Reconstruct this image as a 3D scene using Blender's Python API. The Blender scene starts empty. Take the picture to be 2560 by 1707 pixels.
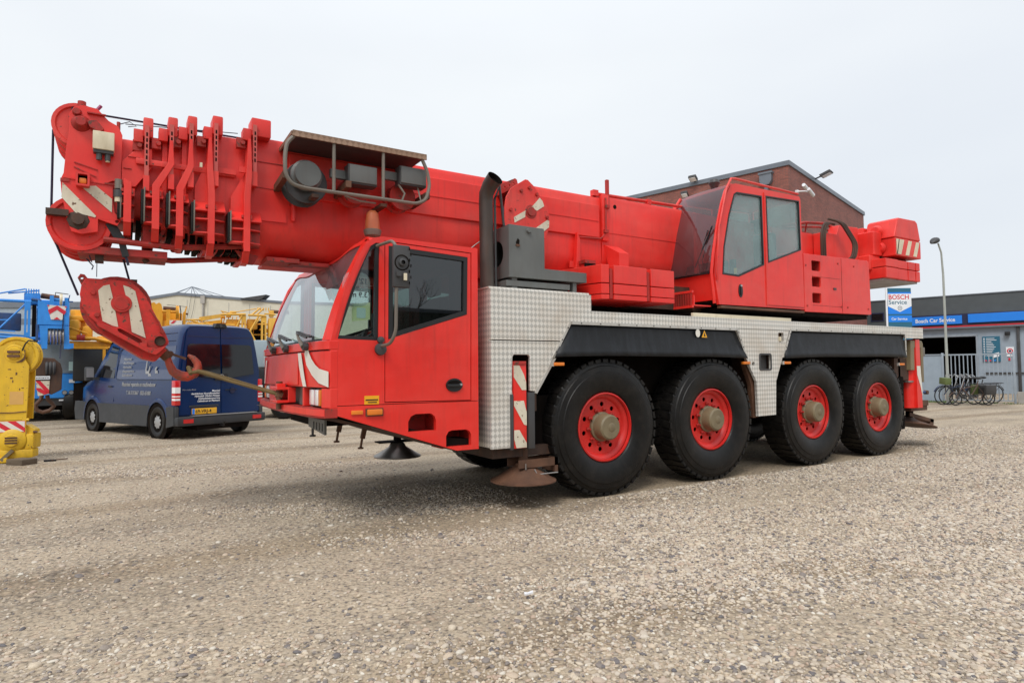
import bpy, bmesh, math, random
import numpy as np
from mathutils import Vector, Matrix
from mathutils.geometry import tessellate_polygon
R_ = math.radians
PI = math.pi
random.seed(7)
scene = bpy.context.scene
COL = scene.collection

# ------------------------------------------------------------------ camera
cam_d = bpy.data.cameras.new('camera'); cam = bpy.data.objects.new('camera', cam_d); COL.objects.link(cam)
cam_d.sensor_width = 36.0; cam_d.lens = 1560.96/2560*36; cam_d.clip_start = 0.05; cam_d.clip_end = 2000
fw = Vector((0.5273434, 0.84848566, 0.04450872)).normalized()
rt = Vector((0.8495067, -0.5274987, -0.00913687)); rt = (rt - fw*rt.dot(fw)).normalized(); up = rt.cross(fw)
cam.matrix_world = Matrix(((rt.x, up.x, -fw.x, -4.4586442), (rt.y, up.y, -fw.y, -5.21140362), (rt.z, up.z, -fw.z, 1.37562444), (0, 0, 0, 1)))
scene.camera = cam
# ------------------------------------------------------------------ sky and sun
SUN_EL, SUN_AZ = R_(52), R_(-140)            # azimuth of the brightest part of the overcast, from +x towards +y
w = bpy.data.worlds.new('World'); scene.world = w; w.use_nodes = True
nt = w.node_tree; nt.nodes.clear()
wo = nt.nodes.new('ShaderNodeOutputWorld'); bg = nt.nodes.new('ShaderNodeBackground'); bg.inputs[1].default_value = 0.1
sky = nt.nodes.new('ShaderNodeTexSky'); sky.sky_type = 'NISHITA'; sky.sun_disc = False
sky.sun_elevation = SUN_EL; sky.sun_rotation = PI/2 - SUN_AZ; sky.air_density = 1.0; sky.dust_density = 3.0
tc = nt.nodes.new('ShaderNodeTexCoord')
mp = nt.nodes.new('ShaderNodeMapping'); mp.inputs['Scale'].default_value = (1.0, 1.0, 2.6)
nz = nt.nodes.new('ShaderNodeTexNoise'); nz.inputs['Scale'].default_value = 1.6; nz.inputs['Detail'].default_value = 4; nz.inputs['Roughness'].default_value = .45
cr = nt.nodes.new('ShaderNodeValToRGB')
cr.color_ramp.elements[0].position = .32; cr.color_ramp.elements[0].color = (.93, .94, .96, 1)
cr.color_ramp.elements[1].position = .68; cr.color_ramp.elements[1].color = (1.03, 1.03, 1.02, 1)
# overcast sky, brighter towards the zenith
sx = nt.nodes.new('ShaderNodeSeparateXYZ'); nt.links.new(tc.outputs['Generated'], sx.inputs[0])
gr0 = nt.nodes.new('ShaderNodeValToRGB'); e = gr0.color_ramp.elements
e[0].position = 0.0; e[0].color = (6.7, 7.05, 7.45, 1); e[1].position = 1.0; e[1].color = (10.8, 11.2, 11.8, 1)
e2 = e.new(.22); e2.color = (7.15, 7.5, 7.85, 1); e3 = e.new(.45); e3.color = (7.65, 7.95, 8.25, 1)
nt.links.new(sx.outputs[2], gr0.inputs[0])
ml0 = nt.nodes.new('ShaderNodeMix'); ml0.data_type = 'RGBA'; ml0.blend_type = 'MULTIPLY'; ml0.inputs[0].default_value = 1
mx = nt.nodes.new('ShaderNodeMix'); mx.data_type = 'RGBA'; mx.inputs[0].default_value = .93
nt.links.new(tc.outputs['Generated'], mp.inputs[0]); nt.links.new(mp.outputs[0], nz.inputs['Vector']); nt.links.new(nz.outputs[0], cr.inputs[0])
nt.links.new(gr0.outputs[0], ml0.inputs[6]); nt.links.new(cr.outputs[0], ml0.inputs[7])
nt.links.new(sky.outputs[0], mx.inputs[6]); nt.links.new(ml0.outputs[2], mx.inputs[7])
nt.links.new(mx.outputs[2], bg.inputs[0]); nt.links.new(bg.outputs[0], wo.inputs[0])
sd = bpy.data.lights.new('sun', 'SUN'); sd.energy = 1.5; sd.angle = R_(22); sd.color = (1, .97, .93)
so = bpy.data.objects.new('sun', sd); COL.objects.link(so)
sdir = Vector((math.cos(SUN_EL)*math.cos(SUN_AZ), math.cos(SUN_EL)*math.sin(SUN_AZ), math.sin(SUN_EL)))
so.rotation_euler = sdir.to_track_quat('Z', 'Y').to_euler(); so.location = sdir*60
vs = scene.view_settings; vs.view_transform = 'Standard'; vs.look = 'None'; vs.exposure = 0.31; vs.gamma = 1; vs.use_curve_mapping = False

# ------------------------------------------------------------------ materials
MATS = {}
def mk(name):
    m = bpy.data.materials.new(name); m.use_nodes = True
    n = m.node_tree; b = n.nodes['Principled BSDF']; MATS[name] = m
    return m, n, b
def N(n, t, **k):
    x = n.nodes.new(t)
    for a, v in k.items():
        if a in x.inputs: x.inputs[a].default_value = v
        else: setattr(x, a, v)
    return x
def mixc(n, fac, a, b, bt='MIX'):
    x = n.nodes.new('ShaderNodeMix'); x.data_type = 'RGBA'; x.blend_type = bt
    for i, v in ((0, fac), (6, a), (7, b)):
        if hasattr(v, 'is_linked') or hasattr(v, 'links'): n.links.new(v, x.inputs[i])
        else: x.inputs[i].default_value = v if i == 0 else (*v, 1) if len(v) == 3 else v
    return x.outputs[2]
def ramp(n, src, stops):
    x = n.nodes.new('ShaderNodeValToRGB'); e = x.color_ramp.elements
    while len(e) < len(stops): e.new(.5)
    for q, (p, c) in zip(e, stops):
        q.position = p; q.color = (*c, 1) if not isinstance(c, (int, float)) else (c, c, c, 1)
    n.links.new(src, x.inputs[0]); return x.outputs[0]
def noise(n, vec, scale, detail=3, rough=.5):
    x = N(n, 'ShaderNodeTexNoise', Scale=scale, Detail=detail, Roughness=rough)
    n.links.new(vec, x.inputs['Vector']); return x.outputs[0]
def coords(n, sc=(1, 1, 1)):
    t = n.nodes.new('ShaderNodeTexCoord'); m_ = n.nodes.new('ShaderNodeMapping'); m_.inputs['Scale'].default_value = sc
    n.links.new(t.outputs['Object'], m_.inputs[0]); return m_.outputs[0]
def pm(name, c, rough=.5, metal=0, var=.12, dirt=0, dirtc=(.12, .075, .045), bump=0, bscale=60, coat=0, vscale=3., chip=0, chipc=(.10, .04, .025), streak=1, spec=.5, noise_rough=.1, fade=0, fadec=(.80, .10, .075)):
    m, n, b = mk(name)
    v = coords(n)
    base = noise(n, v, vscale, 4)
    lo = tuple(x*(1-var) for x in c); hi = tuple(min(1, x*(1+var)) for x in c)
    col = ramp(n, base, [(.3, lo), (.7, hi)])
    if fade:
        fz = noise(n, coords(n, (.6, .6, 1.3)), 1.7, 5, .62); col = mixc(n, ramp(n, fz, [(.42, 0), (.68, fade)]), col, fadec)
        st = noise(n, coords(n, (7, 7, .35)), 2.2, 5, .6); col = mixc(n, ramp(n, st, [(.56, 0), (.72, fade*.8)]), col, (c[0]*.5, c[1]*1.2, c[2]*1.2))
        sp_ = noise(n, v, 55, 3, .7); col = mixc(n, ramp(n, sp_, [(.70, 0), (.74, fade*1.4)]), col, (.25, .09, .06))
    if dirt:
        vs_ = coords(n, (1, 1, .25 if streak else 1))
        d = noise(n, vs_, 7, 6, .65)
        f = ramp(n, d, [(.54-.14*dirt, 0), (.74, dirt)])
        col = mixc(n, f, col, dirtc)
    if chip:
        d2 = noise(n, v, 22, 5, .7)
        f2 = ramp(n, d2, [(.675-.14*chip, 0), (.695-.14*chip, 1)])
        col = mixc(n, f2, col, chipc)
    n.links.new(col, b.inputs['Base Color'])
    b.inputs['Metallic'].default_value = metal
    r = n.nodes.new('ShaderNodeMapRange'); r.inputs[3].default_value = max(0, rough-noise_rough); r.inputs[4].default_value = min(1, rough+noise_rough)
    n.links.new(noise(n, v, vscale*4, 3), r.inputs[0]); n.links.new(r.outputs[0], b.inputs['Roughness'])
    b.inputs['Specular IOR Level'].default_value = spec
    if coat: b.inputs['Coat Weight'].default_value = coat; b.inputs['Coat Roughness'].default_value = .12
    if bump:
        bp = N(n, 'ShaderNodeBump', Strength=min(1, bump), Distance=.01)
        n.links.new(noise(n, v, bscale, 4), bp.inputs['Height']); n.links.new(bp.outputs[0], b.inputs['Normal'])
    return m
RED = (.76, .022, .014)
red = pm('red_paint', RED, .38, var=.06, dirt=.28, dirtc=(.36, .04, .028), bump=.06, bscale=5, coat=.10, fade=.34)
redw = pm('red_worn_paint', (.68, .026, .019), .50, fade=.6, var=.14, dirt=.30, dirtc=(.30, .03, .022), bump=.12, bscale=30, chip=.25)
redb = pm('red_boom_paint', (.74, .024, .016), .46, fade=.42, var=.08, dirt=.30, dirtc=(.38, .04, .03), bump=.05, bscale=12)
redd = pm('red_rusty_paint', (.42, .022, .016), .6, var=.25, dirt=.7, dirtc=(.13, .035, .02), bump=.25, bscale=40, chip=.6)
redrim = pm('red_rim_paint', (.62, .02, .015), .42, var=.1, dirt=.35, dirtc=(.25, .02, .015))
white = pm('white_paint', (.72, .69, .62), .55, var=.08, dirt=.25, dirtc=(.45, .36, .24))
whitew = pm('chipped_white_paint', (.66, .60, .47), .6, var=.12, dirt=.5, dirtc=(.40, .30, .18), chip=.55, chipc=(.16, .09, .05))
cream = pm('cream_plate', (.70, .62, .45), .5, var=.1, dirt=.5, dirtc=(.35, .28, .15))
grey = pm('grey_paint', (.115, .12, .115), .5, var=.12, dirt=.3, dirtc=(.08, .06, .04), bump=.05)
greyd = pm('dark_grey_paint', (.05, .05, .052), .5, var=.2, dirt=.4, dirtc=(.05, .04, .03))
tubeg = pm('brown_grey_tube', (.16, .14, .115), .5, var=.2, dirt=.4)
steel = pm('worn_steel', (.32, .30, .28), .42, metal=.8, var=.25, dirt=.5, dirtc=(.14, .08, .05))
rust = pm('rusty_steel', (.13, .062, .035), .65, metal=.2, var=.35, dirt=.6, dirtc=(.045, .025, .017), bump=.3, bscale=50)
brown = pm('brown_frame', (.055, .03, .02), .7, var=.3, dirt=.7, dirtc=(.12, .05, .025), bump=.2)
black = pm('black_plastic', (.012, .012, .013), .45, var=.2)
dark = pm('dark_underside', (.008, .006, .005), .9, spec=.1, var=.3, dirt=.4, dirtc=(.03, .018, .01))
rubber = pm('tyre_rubber', (.006, .0055, .0052), .42, spec=.28, var=.3, dirt=.45, dirtc=(.030, .025, .020), bump=.2, bscale=70, vscale=6, streak=0)
flap = pm('mudguard_rubber', (.007, .008, .010), .5, spec=.35, var=.35, dirt=.6, dirtc=(.028, .032, .04), bump=.08, bscale=6)
hubm = pm('hub_olive', (.19, .15, .085), .5, var=.12, dirt=.4, dirtc=(.07, .04, .02))
exh = pm('exhaust_steel', (.075, .062, .055), .5, metal=.5, var=.35, dirt=.6, dirtc=(.10, .045, .025), vscale=2)
orange = pm('orange_plastic', (.75, .20, .02), .35, var=.15)
yellow = pm('yellow_paint', (.70, .44, .02), .5, var=.1, dirt=.35, dirtc=(.30, .17, .03), chip=.28, chipc=(.12, .06, .03))
amber = pm('amber_yellow_paint', (.74, .33, .012), .5, var=.15, dirt=.4, dirtc=(.3, .14, .02), chip=.1)
paley = pm('pale_yellow_paint', (.74, .40, .05), .5, var=.12, dirt=.4, dirtc=(.33, .18, .05), chip=.1)
blue = pm('crane_blue_paint', (.03, .26, .74), .45, var=.12, dirt=.35, dirtc=(.02, .1, .3))
blued = pm('dark_blue_steel', (.02, .07, .2), .5, var=.3, dirt=.4)
vanb = pm('van_blue_paint', (.001, .020, .090), .25, var=.05, coat=.25, noise_rough=.03, spec=.3)
vang = pm('van_grey_plastic', (.035, .038, .042), .55, var=.15, dirt=.35, dirtc=(.06, .055, .05))
silver = pm('silver_plastic', (.45, .46, .47), .35, metal=.6, var=.1)
redl = pm('red_lens', (.60, .012, .015), .18, var=.1, coat=.5)
whl = pm('clear_lens', (.85, .86, .86), .2, var=.1, coat=.8)
plateY = pm('plate_yellow', (.80, .42, .02), .45, var=.05)
strapm = pm('sling_olive', (.16, .115, .045), .8, var=.3, bump=.5, bscale=120)
ropem = pm('wire_rope', (.022, .022, .05), .6, metal=.3, var=.3)
post = pm('post_grey', (.36, .38, .35), .5, var=.08)
fencem = pm('fence_galvanised', (.33, .38, .43), .45, metal=.3, var=.1)
bgrey = pm('building_grey_blue', (.30, .36, .42), .6, var=.07, dirt=.2, dirtc=(.2, .22, .24))
bdark = pm('building_dark_cladding', (.075, .088, .095), .55, var=.08)
bnavy = pm('navy_frame', (.012, .016, .06), .5, var=.1)
signb = pm('sign_blue', (.012, .22, .80), .4, var=.03)
signr = pm('sign_red', (.62, .02, .04), .4, var=.05)
signw = pm('sign_white', (.80, .82, .85), .4, var=.02)
signt = pm('sign_teal', (.02, .13, .21), .4, var=.05)
fascia = pm('fascia_grey', (.15, .17, .20), .45, var=.08, bump=.02)
cladc = pm('cream_cladding', (.60, .56, .45), .6, var=.05, dirt=.2, dirtc=(.45, .41, .32))
timber = pm('weathered_timber', (.12, .09, .06), .85, var=.3, bump=.5, bscale=40)
olive = pm('crate_green', (.10, .13, .04), .6, var=.2)
decal_y = pm('sticker_yellow', (.80, .38, .01), .45, var=.04)
seatm = pm('seat_fabric', (.05, .055, .06), .9, var=.2)
inter = pm('cab_lining', (.20, .22, .23), .8, var=.1)
paper = pm('paper', (.70, .78, .45), .7, var=.05)
ink = pm('black_ink', (.01, .01, .012), .5, var=0)
mudg = pm('pale_concrete', (.35, .33, .30), .8, var=.1)

def tread(name, a, b_, rough, metal, s=.0375, tint=(.35, .22, .12), dirt=.35):
    m, n, b = mk(name)
    t = n.nodes.new('ShaderNodeTexCoord'); sp = n.nodes.new('ShaderNodeSeparateXYZ'); n.links.new(t.outputs['Object'], sp.inputs[0])
    def mth(op, x, y):
        q = n.nodes.new('ShaderNodeMath'); q.operation = op
        for i, v in enumerate((x, y)):
            if isinstance(v, (int, float)): q.inputs[i].default_value = v
            else: n.links.new(v, q.inputs[i])
        return q.outputs[0]
    h = mth('ADD', sp.outputs[0], sp.outputs[1]); z = mth('MULTIPLY', sp.outputs[2], .85)
    k = PI/(s*1.414)
    p = mth('MULTIPLY', mth('ADD', h, z), k); q = mth('MULTIPLY', mth('SUBTRACT', h, z), k)
    f = mth('MULTIPLY', mth('SINE', p, 0), mth('SINE', q, 0))            # rows of lozenges, alternating
    fac = ramp(n, mth('ADD', mth('MULTIPLY', f, .5), .5), [(.42, 0), (.58, 1)])
    v = coords(n); big = noise(n, v, 2.2, 5, .6)
    col = mixc(n, fac, a, b_)
    col = mixc(n, ramp(n, big, [(.45, 0), (.75, dirt)]), col, tint)
    n.links.new(col, b.inputs['Base Color']); b.inputs['Metallic'].default_value = metal
    n.links.new(ramp(n, fac, [(0, rough+.12), (1, rough-.08)]), b.inputs['Roughness'])
    bp = N(n, 'ShaderNodeBump', Strength=.22, Distance=.003); n.links.new(f, bp.inputs['Height']); n.links.new(bp.outputs[0], b.inputs['Normal'])
    return m
alu = tread('tread_plate', (.78, .75, .69), (.52, .505, .465), .42, .35, s=.034, tint=(.47, .36, .25), dirt=.5)
alub = tread('stained_tread_plate', (.36, .24, .17), (.24, .15, .10), .5, .5, tint=(.22, .12, .07), dirt=.6)

def glassm(name, tint, refl_rough=.02, trans=.7, ior=1.5, haze=0., hazec=(.5, .6, .65)):
    m = bpy.data.materials.new(name); m.use_nodes = True; n = m.node_tree; n.nodes.clear(); MATS[name] = m
    o = n.nodes.new('ShaderNodeOutputMaterial'); tr = n.nodes.new('ShaderNodeBsdfTransparent'); gl = n.nodes.new('ShaderNodeBsdfGlossy')
    tr.inputs[0].default_value = (*tint, 1); gl.inputs[0].default_value = (.95, .97, 1, 1); gl.inputs['Roughness'].default_value = refl_rough
    fr = n.nodes.new('ShaderNodeFresnel'); ge = n.nodes.new('ShaderNodeNewGeometry'); mr = n.nodes.new('ShaderNodeMapRange'); mr.inputs[3].default_value = ior; mr.inputs[4].default_value = 1/ior
    n.links.new(ge.outputs['Backfacing'], mr.inputs[0]); n.links.new(mr.outputs[0], fr.inputs[0])
    ms = n.nodes.new('ShaderNodeMixShader'); n.links.new(fr.outputs[0], ms.inputs[0]); n.links.new(tr.outputs[0], ms.inputs[1]); n.links.new(gl.outputs[0], ms.inputs[2])
    out = ms.outputs[0]
    if haze:
        df = n.nodes.new('ShaderNodeBsdfDiffuse'); df.inputs[0].default_value = (*hazec, 1)
        m2 = n.nodes.new('ShaderNodeMixShader'); v = coords(n); f = ramp(n, noise(n, v, 3, 5, .6), [(.3, haze*.4), (.75, haze)])
        n.links.new(f, m2.inputs[0]); n.links.new(out, m2.inputs[1]); n.links.new(df.outputs[0], m2.inputs[2]); out = m2.outputs[0]
    n.links.new(out, o.inputs[0]); return m
wind = glassm('windshield_glass', (.80, .88, .90), .02, ior=2.1, haze=.10)
gdoor = glassm('tinted_side_glass', (.22, .30, .28), .015, ior=1.75)
gfar = glassm('far_side_glass', (.80, .88, .86), .02, ior=1.45)
hookred = pm('grimy_hook_red', (.60, .024, .018), .5, var=.2, dirt=.75, dirtc=(.14, .035, .022), chip=.5, chipc=(.10, .05, .03), vscale=5, streak=0, bump=.15, bscale=30)
gcab = glassm('operator_glass', (.85, .93, .92), .02, ior=1.6, haze=.42, hazec=(.36, .50, .50))  # teal diffuse haze paints the panes' pale reflection into the glass colour
gblack = pm('black_glass', (.006, .007, .009), .05, var=.1, noise_rough=.02, spec=.5)

# ------------------------------------------------------------------ mesh builder
SPLIT = set('''axle_cap winch_hub rope_deflector cable mounting cab_side cab_skirt windshield_pillar winch_plate superstructure_side counterweight_top locking_pin panel_fastener front_panel pin inner_arch side_marker mudguard slots step_recess panel_recess outrigger_beam cage_bracket lower_cladding edge_strip ballast_rod leg_guide white_stripe panel_joint weld_seam paper_note support_pin deck_edge hydraulic_hose arm lens side_rail bracket warning_stripe side_stiffener post rail rust_patch'''.split())
class MB:
    def __init__(s): s.v = []; s.f = []; s.mi = []; s.mats = []; s.pr = []
    def mid(s, m):
        if m not in s.mats: s.mats.append(m)
        return s.mats.index(m)
    def add(s, vs, fs, m, M=None):
        o = len(s.v); k = s.mid(m); s.pr.append((o, o+len(vs), len(s.f), len(s.f)+len(fs)))
        s.v += [tuple(M @ Vector(p)) if M else tuple(p) for p in vs]
        s.f += [tuple(o+i for i in f) for f in fs]; s.mi += [k]*len(fs); return s
    def prism(s, pts, pl, a, b, m, holes=(), M=None):
        loops = [list(pts)] + [list(h) for h in holes]
        def P(p, c): return {'y': (p[0], c, p[1]), 'x': (c, p[0], p[1]), 'z': (p[0], p[1], c)}[pl]
        flat = [p for l in loops for p in l]; n = len(flat)
        vs = [P(p, a) for p in flat] + [P(p, b) for p in flat]; fs = []
        if holes:
            tri = tessellate_polygon([[Vector((p[0], p[1], 0)) for p in l] for l in loops])
            fs += [tuple(t) for t in tri] + [tuple(i+n for i in reversed(t)) for t in tri]
        else: fs += [tuple(range(n)), tuple(range(2*n-1, n-1, -1))]
        o = 0
        for l in loops:
            k = len(l)
            for i in range(k): j = (i+1) % k; fs.append((o+i, o+j, n+o+j, n+o+i))
            o += k
        return s.add(vs, fs, m, M)
    def box(s, x0, x1, y0, y1, z0, z1, m, bev=0, M=None):
        if bev:
            bm = bmesh.new(); bmesh.ops.create_cube(bm, size=1)
            for v in bm.verts: v.co = Vector(((x0+x1)/2+v.co.x*(x1-x0), (y0+y1)/2+v.co.y*(y1-y0), (z0+z1)/2+v.co.z*(z1-z0)))
            bev = min(bev, .45*min(abs(x1-x0), abs(y1-y0), abs(z1-z0)))
            bmesh.ops.bevel(bm, geom=bm.edges[:], offset=bev, segments=2, affect='EDGES', profile=.6)
            bm.verts.index_update(); vs = [v.co.copy() for v in bm.verts]; fs = [[v.index for v in f.verts] for f in bm.faces]; bm.free()
            return s.add(vs, fs, m, M)
        return s.add([(x, y, z) for x in (x0, x1) for y in (y0, y1) for z in (z0, z1)], [(0, 1, 3, 2), (4, 6, 7, 5), (0, 4, 5, 1), (2, 3, 7, 6), (0, 2, 6, 4), (1, 5, 7, 3)], m, M)
    def bar(s, p, q, w_, h_, m, upv=(0, 0, 1), M=None):
        p = Vector(p); q = Vector(q); d = (q-p); L = d.length; d.normalize(); u = Vector(upv)
        if abs(d.dot(u)) > .98: u = Vector((1, 0, 0))
        r = d.cross(u).normalized(); u = r.cross(d)
        Q = Matrix(((d.x, r.x, u.x, p.x), (d.y, r.y, u.y, p.y), (d.z, r.z, u.z, p.z), (0, 0, 0, 1)))
        return s.box(0, L, -w_/2, w_/2, -h_/2, h_/2, m, 0, M @ Q if M else Q)
    def tube(s, pts, r, m, n=8, M=None, cap=True, fillet=0):
        P = [Vector(p) for p in pts]
        if fillet:
            Q = [P[0]]
            for i in range(1, len(P)-1):
                a = P[i-1]-P[i]; b = P[i+1]-P[i]; fl = min(fillet, a.length*.45, b.length*.45)
                A = P[i]+a.normalized()*fl; B = P[i]+b.normalized()*fl
                for k in range(5): t = k/4; Q.append(A*(1-t)**2+P[i]*2*t*(1-t)+B*t*t)
            Q.append(P[-1]); P = Q
        rs = r if isinstance(r, (list, tuple)) else [r]*len(P)
        vs = []; fs = []; t0 = (P[1]-P[0]).normalized(); u = Vector((0, 0, 1)) if abs(t0.z) < .9 else Vector((1, 0, 0)); nrm = t0.cross(u).normalized()
        for i, p in enumerate(P):
            t = (P[min(i+1, len(P)-1)]-P[max(i-1, 0)]).normalized(); nrm = (nrm-t*nrm.dot(t)).normalized(); bn = t.cross(nrm)
            vs += [p+(nrm*math.cos(2*PI*k/n)+bn*math.sin(2*PI*k/n))*rs[i] for k in range(n)]
        for i in range(len(P)-1):
            for k in range(n): j = (k+1) % n; fs.append((i*n+k, i*n+j, (i+1)*n+j, (i+1)*n+k))
        if cap: fs.append(tuple(range(n-1, -1, -1))); fs.append(tuple(len(vs)-n+k for k in range(n)))
        return s.add(vs, fs, m, M)
    def lathe(s, prof, c, ax, m, n=32, M=None, a0=0, cap=False):
        vs = []; fs = []; c = Vector(c); L = len(prof)
        for k in range(n):
            a = 2*PI*k/n+a0; ca, sa = math.cos(a), math.sin(a)
            for r, h in prof:
                vs.append(c+{'y': Vector((r*ca, h, r*sa)), 'x': Vector((h, r*ca, r*sa)), 'z': Vector((r*ca, r*sa, h))}[ax])
        for k in range(n):
            j = (k+1) % n
            for i in range(L-1): fs.append((k*L+i, j*L+i, j*L+i+1, k*L+i+1))
        if cap: fs.append(tuple(k*L for k in range(n))); fs.append(tuple(k*L+L-1 for k in range(n-1, -1, -1)))
        return s.add(vs, fs, m, M)
    def disc(s, c, ax, r, h0, h1, m, n=24, M=None): return s.lathe([(0.0001, h0), (r, h0), (r, h1), (0.0001, h1)], c, ax, m, n, M)
    def sheave(s, c, r, h, m, n=32, M=None):
        return s.lathe([(.0001, -h*.3), (r*.8, -h*.3), (r*.86, -h*.5), (r, -h*.5), (r*.93, 0), (r, h*.5), (r*.86, h*.5), (r*.8, h*.3), (.0001, h*.3)], c, 'y', m, n, M)
    def clusters(s):
        bb = [(np.min(s.v[a:b], 0)-.002, np.max(s.v[a:b], 0)+.002) for a, b, _, _ in s.pr]; n = len(bb); g = list(range(n))
        def fd(i):
            while g[i] != i: i = g[i]
            return i
        for i in range(n):
            for j in range(i):
                if np.all(bb[i][0] <= bb[j][1]) and np.all(bb[j][0] <= bb[i][1]): g[fd(i)] = fd(j)
        out = {}
        for i in range(n): out.setdefault(fd(i), []).append(i)
        return list(out.values())
    def obj(s, name, parent=None, bev=0, sharp=35, props=None, loc=None, seg=2):
        if name in SPLIT and len(s.pr) > 1:
            cl = s.clusters()
            if len(cl) > 1:
                r = None
                for c in cl:
                    q = MB(); q.mats = list(s.mats)
                    for i in c:
                        a, b, fa, fb = s.pr[i]; o = len(q.v); q.pr.append((o, o+b-a, 0, 0)); q.v += s.v[a:b]
                        q.f += [tuple(x-a+o for x in f) for f in s.f[fa:fb]]; q.mi += s.mi[fa:fb]
                    r = q.obj(name, parent, bev, sharp, props, loc, seg) if r is None else (q.obj(name, parent, bev, sharp, props, loc, seg), r)[1]
                return r
        me = bpy.data.meshes.new(name); me.from_pydata(s.v, [], s.f)
        for m in s.mats: me.materials.append(m)
        me.polygons.foreach_set('material_index', s.mi)
        bm = bmesh.new(); bm.from_mesh(me); bmesh.ops.recalc_face_normals(bm, faces=bm.faces[:]); bm.to_mesh(me); bm.free()
        me.polygons.foreach_set('use_smooth', [True]*len(me.polygons)); me.set_sharp_from_angle(angle=R_(sharp))
        o = bpy.data.objects.new(name, me); COL.objects.link(o)
        if parent: attach(o, parent)
        if loc: o.location = loc
        if bev:
            b = o.modifiers.new('bevel', 'BEVEL'); b.width = bev; b.segments = seg; b.limit_method = 'ANGLE'; b.angle_limit = R_(40); b.harden_normals = True; b.miter_outer = 'MITER_ARC'
        for k, v in (props or {}).items(): o[k] = v
        return o
WORLD = {}                                     # world matrix of every empty whose children are modelled in world space
def attach(o, parent):
    o.parent = parent
    if parent.name in WORLD: o.matrix_parent_inverse = WORLD[parent.name].inverted()
def thing(name, label, cat, loc=(0, 0, 0), rz=0, group=None, world_space=False):
    o = bpy.data.objects.new(name, None); COL.objects.link(o); o.empty_display_size = .2
    o.location = loc; o.rotation_euler = (0, 0, rz); o['label'] = label; o['category'] = cat
    if group: o['group'] = group
    if world_space: WORLD[o.name] = Matrix.Translation(loc) @ Matrix.Rotation(rz, 4, 'Z')
    return o
def tag(o, label, cat, group=None):
    o['label'] = label; o['category'] = cat
    if group: o['group'] = group
    return o
def copy_tree(o, parent=None, label=None, group=None):
    c = o.copy(); COL.objects.link(c)
    if parent: c.parent = parent
    if label: c['label'] = label
    if group: c['group'] = group
    for ch in list(o.children): copy_tree(ch, c)
    return c
def text(name, body, size, M, m, parent, align='LEFT', ext=.001, sx=1.0, shear=0, bold=0):
    cu = bpy.data.curves.new(name, 'FONT'); cu.body = body; cu.size = size; cu.extrude = ext; cu.align_x = align; cu.shear = shear; cu.offset = bold; cu.resolution_u = 3
    t = bpy.data.objects.new(name, cu); COL.objects.link(t)
    dg = bpy.context.evaluated_depsgraph_get(); me = bpy.data.meshes.new_from_object(t.evaluated_get(dg))
    bpy.data.objects.remove(t); me.name = name; me.materials.clear(); me.materials.append(m)
    me.transform(M @ Matrix.Diagonal((sx, 1, 1, 1)))
    o = bpy.data.objects.new(name, me); COL.objects.link(o)
    if parent: attach(o, parent)
    return o
def MY(x, y, z, flip=False):     # text standing in the x-z plane, facing -y (flip: mirrored, seen from behind)
    k = -1 if flip else 1
    return Matrix(((k, 0, 0, x), (0, 0, 1, y), (0, 1, 0, z), (0, 0, 0, 1)))
def circ(cx, cz, r, n=20, a0=0): return [(cx+r*math.cos(2*PI*k/n+a0), cz+r*math.sin(2*PI*k/n+a0)) for k in range(n)]
def rrect(x0, x1, z0, z1, r, n=4):
    o = []
    for cx, cz, a in ((x1-r, z1-r, 0), (x0+r, z1-r, 90), (x0+r, z0+r, 180), (x1-r, z0+r, 270)):
        o += [(cx+r*math.cos(R_(a+90*k/n)), cz+r*math.sin(R_(a+90*k/n))) for k in range(n+1)]
    return o

# ------------------------------------------------------------------ ground
def hgt(x, y):
    h = .010*np.sin(x*1.9+y*.7)+.008*np.sin(y*2.7-x*1.3+1)+.006*np.sin(x*4.3+1.7*np.sin(y*2.1))+.005*np.sin(y*6.1+2*np.sin(x*1.4))
    return h*np.clip((-.6-y)/1.5, 0, 1)
def axis(lo, hi, step, far, g=1.16):
    a = list(np.arange(lo, hi, step)); s_ = step; x = a[-1]
    while x < far: s_ *= g; x += s_; a.append(x)
    s_ = step; x = a[0]; b = []
    while x > -far: s_ *= g; x -= s_; b.append(x)
    return np.array(b[::-1]+a)
gx = axis(-9, 9, .09, 420); gy = axis(-5, 3, .09, 420)
X, Y = np.meshgrid(gx, gy); Zg = hgt(X, Y); nx, ny = len(gx), len(gy)
gv = np.stack([X.ravel(), Y.ravel(), Zg.ravel()], 1)
ii = np.arange(nx*ny).reshape(ny, nx); gf = np.stack([ii[:-1, :-1].ravel(), ii[:-1, 1:].ravel(), ii[1:, 1:].ravel(), ii[1:, :-1].ravel()], 1)
me = bpy.data.meshes.new('ground'); me.from_pydata(gv.tolist(), [], gf.tolist()); me.polygons.foreach_set('use_smooth', [True]*len(me.polygons))
ground = bpy.data.objects.new('ground', me); COL.objects.link(ground); ground['kind'] = 'structure'
STONES = [(0, (.12, .11, .115)), (.12, (.25, .21, .18)), (.3, (.42, .345, .26)), (.5, (.53, .455, .365)), (.70, (.60, .50, .37)), (.82, (.43, .315, .235)), (.95, (.60, .54, .45)), (1, (.68, .63, .54))]
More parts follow.
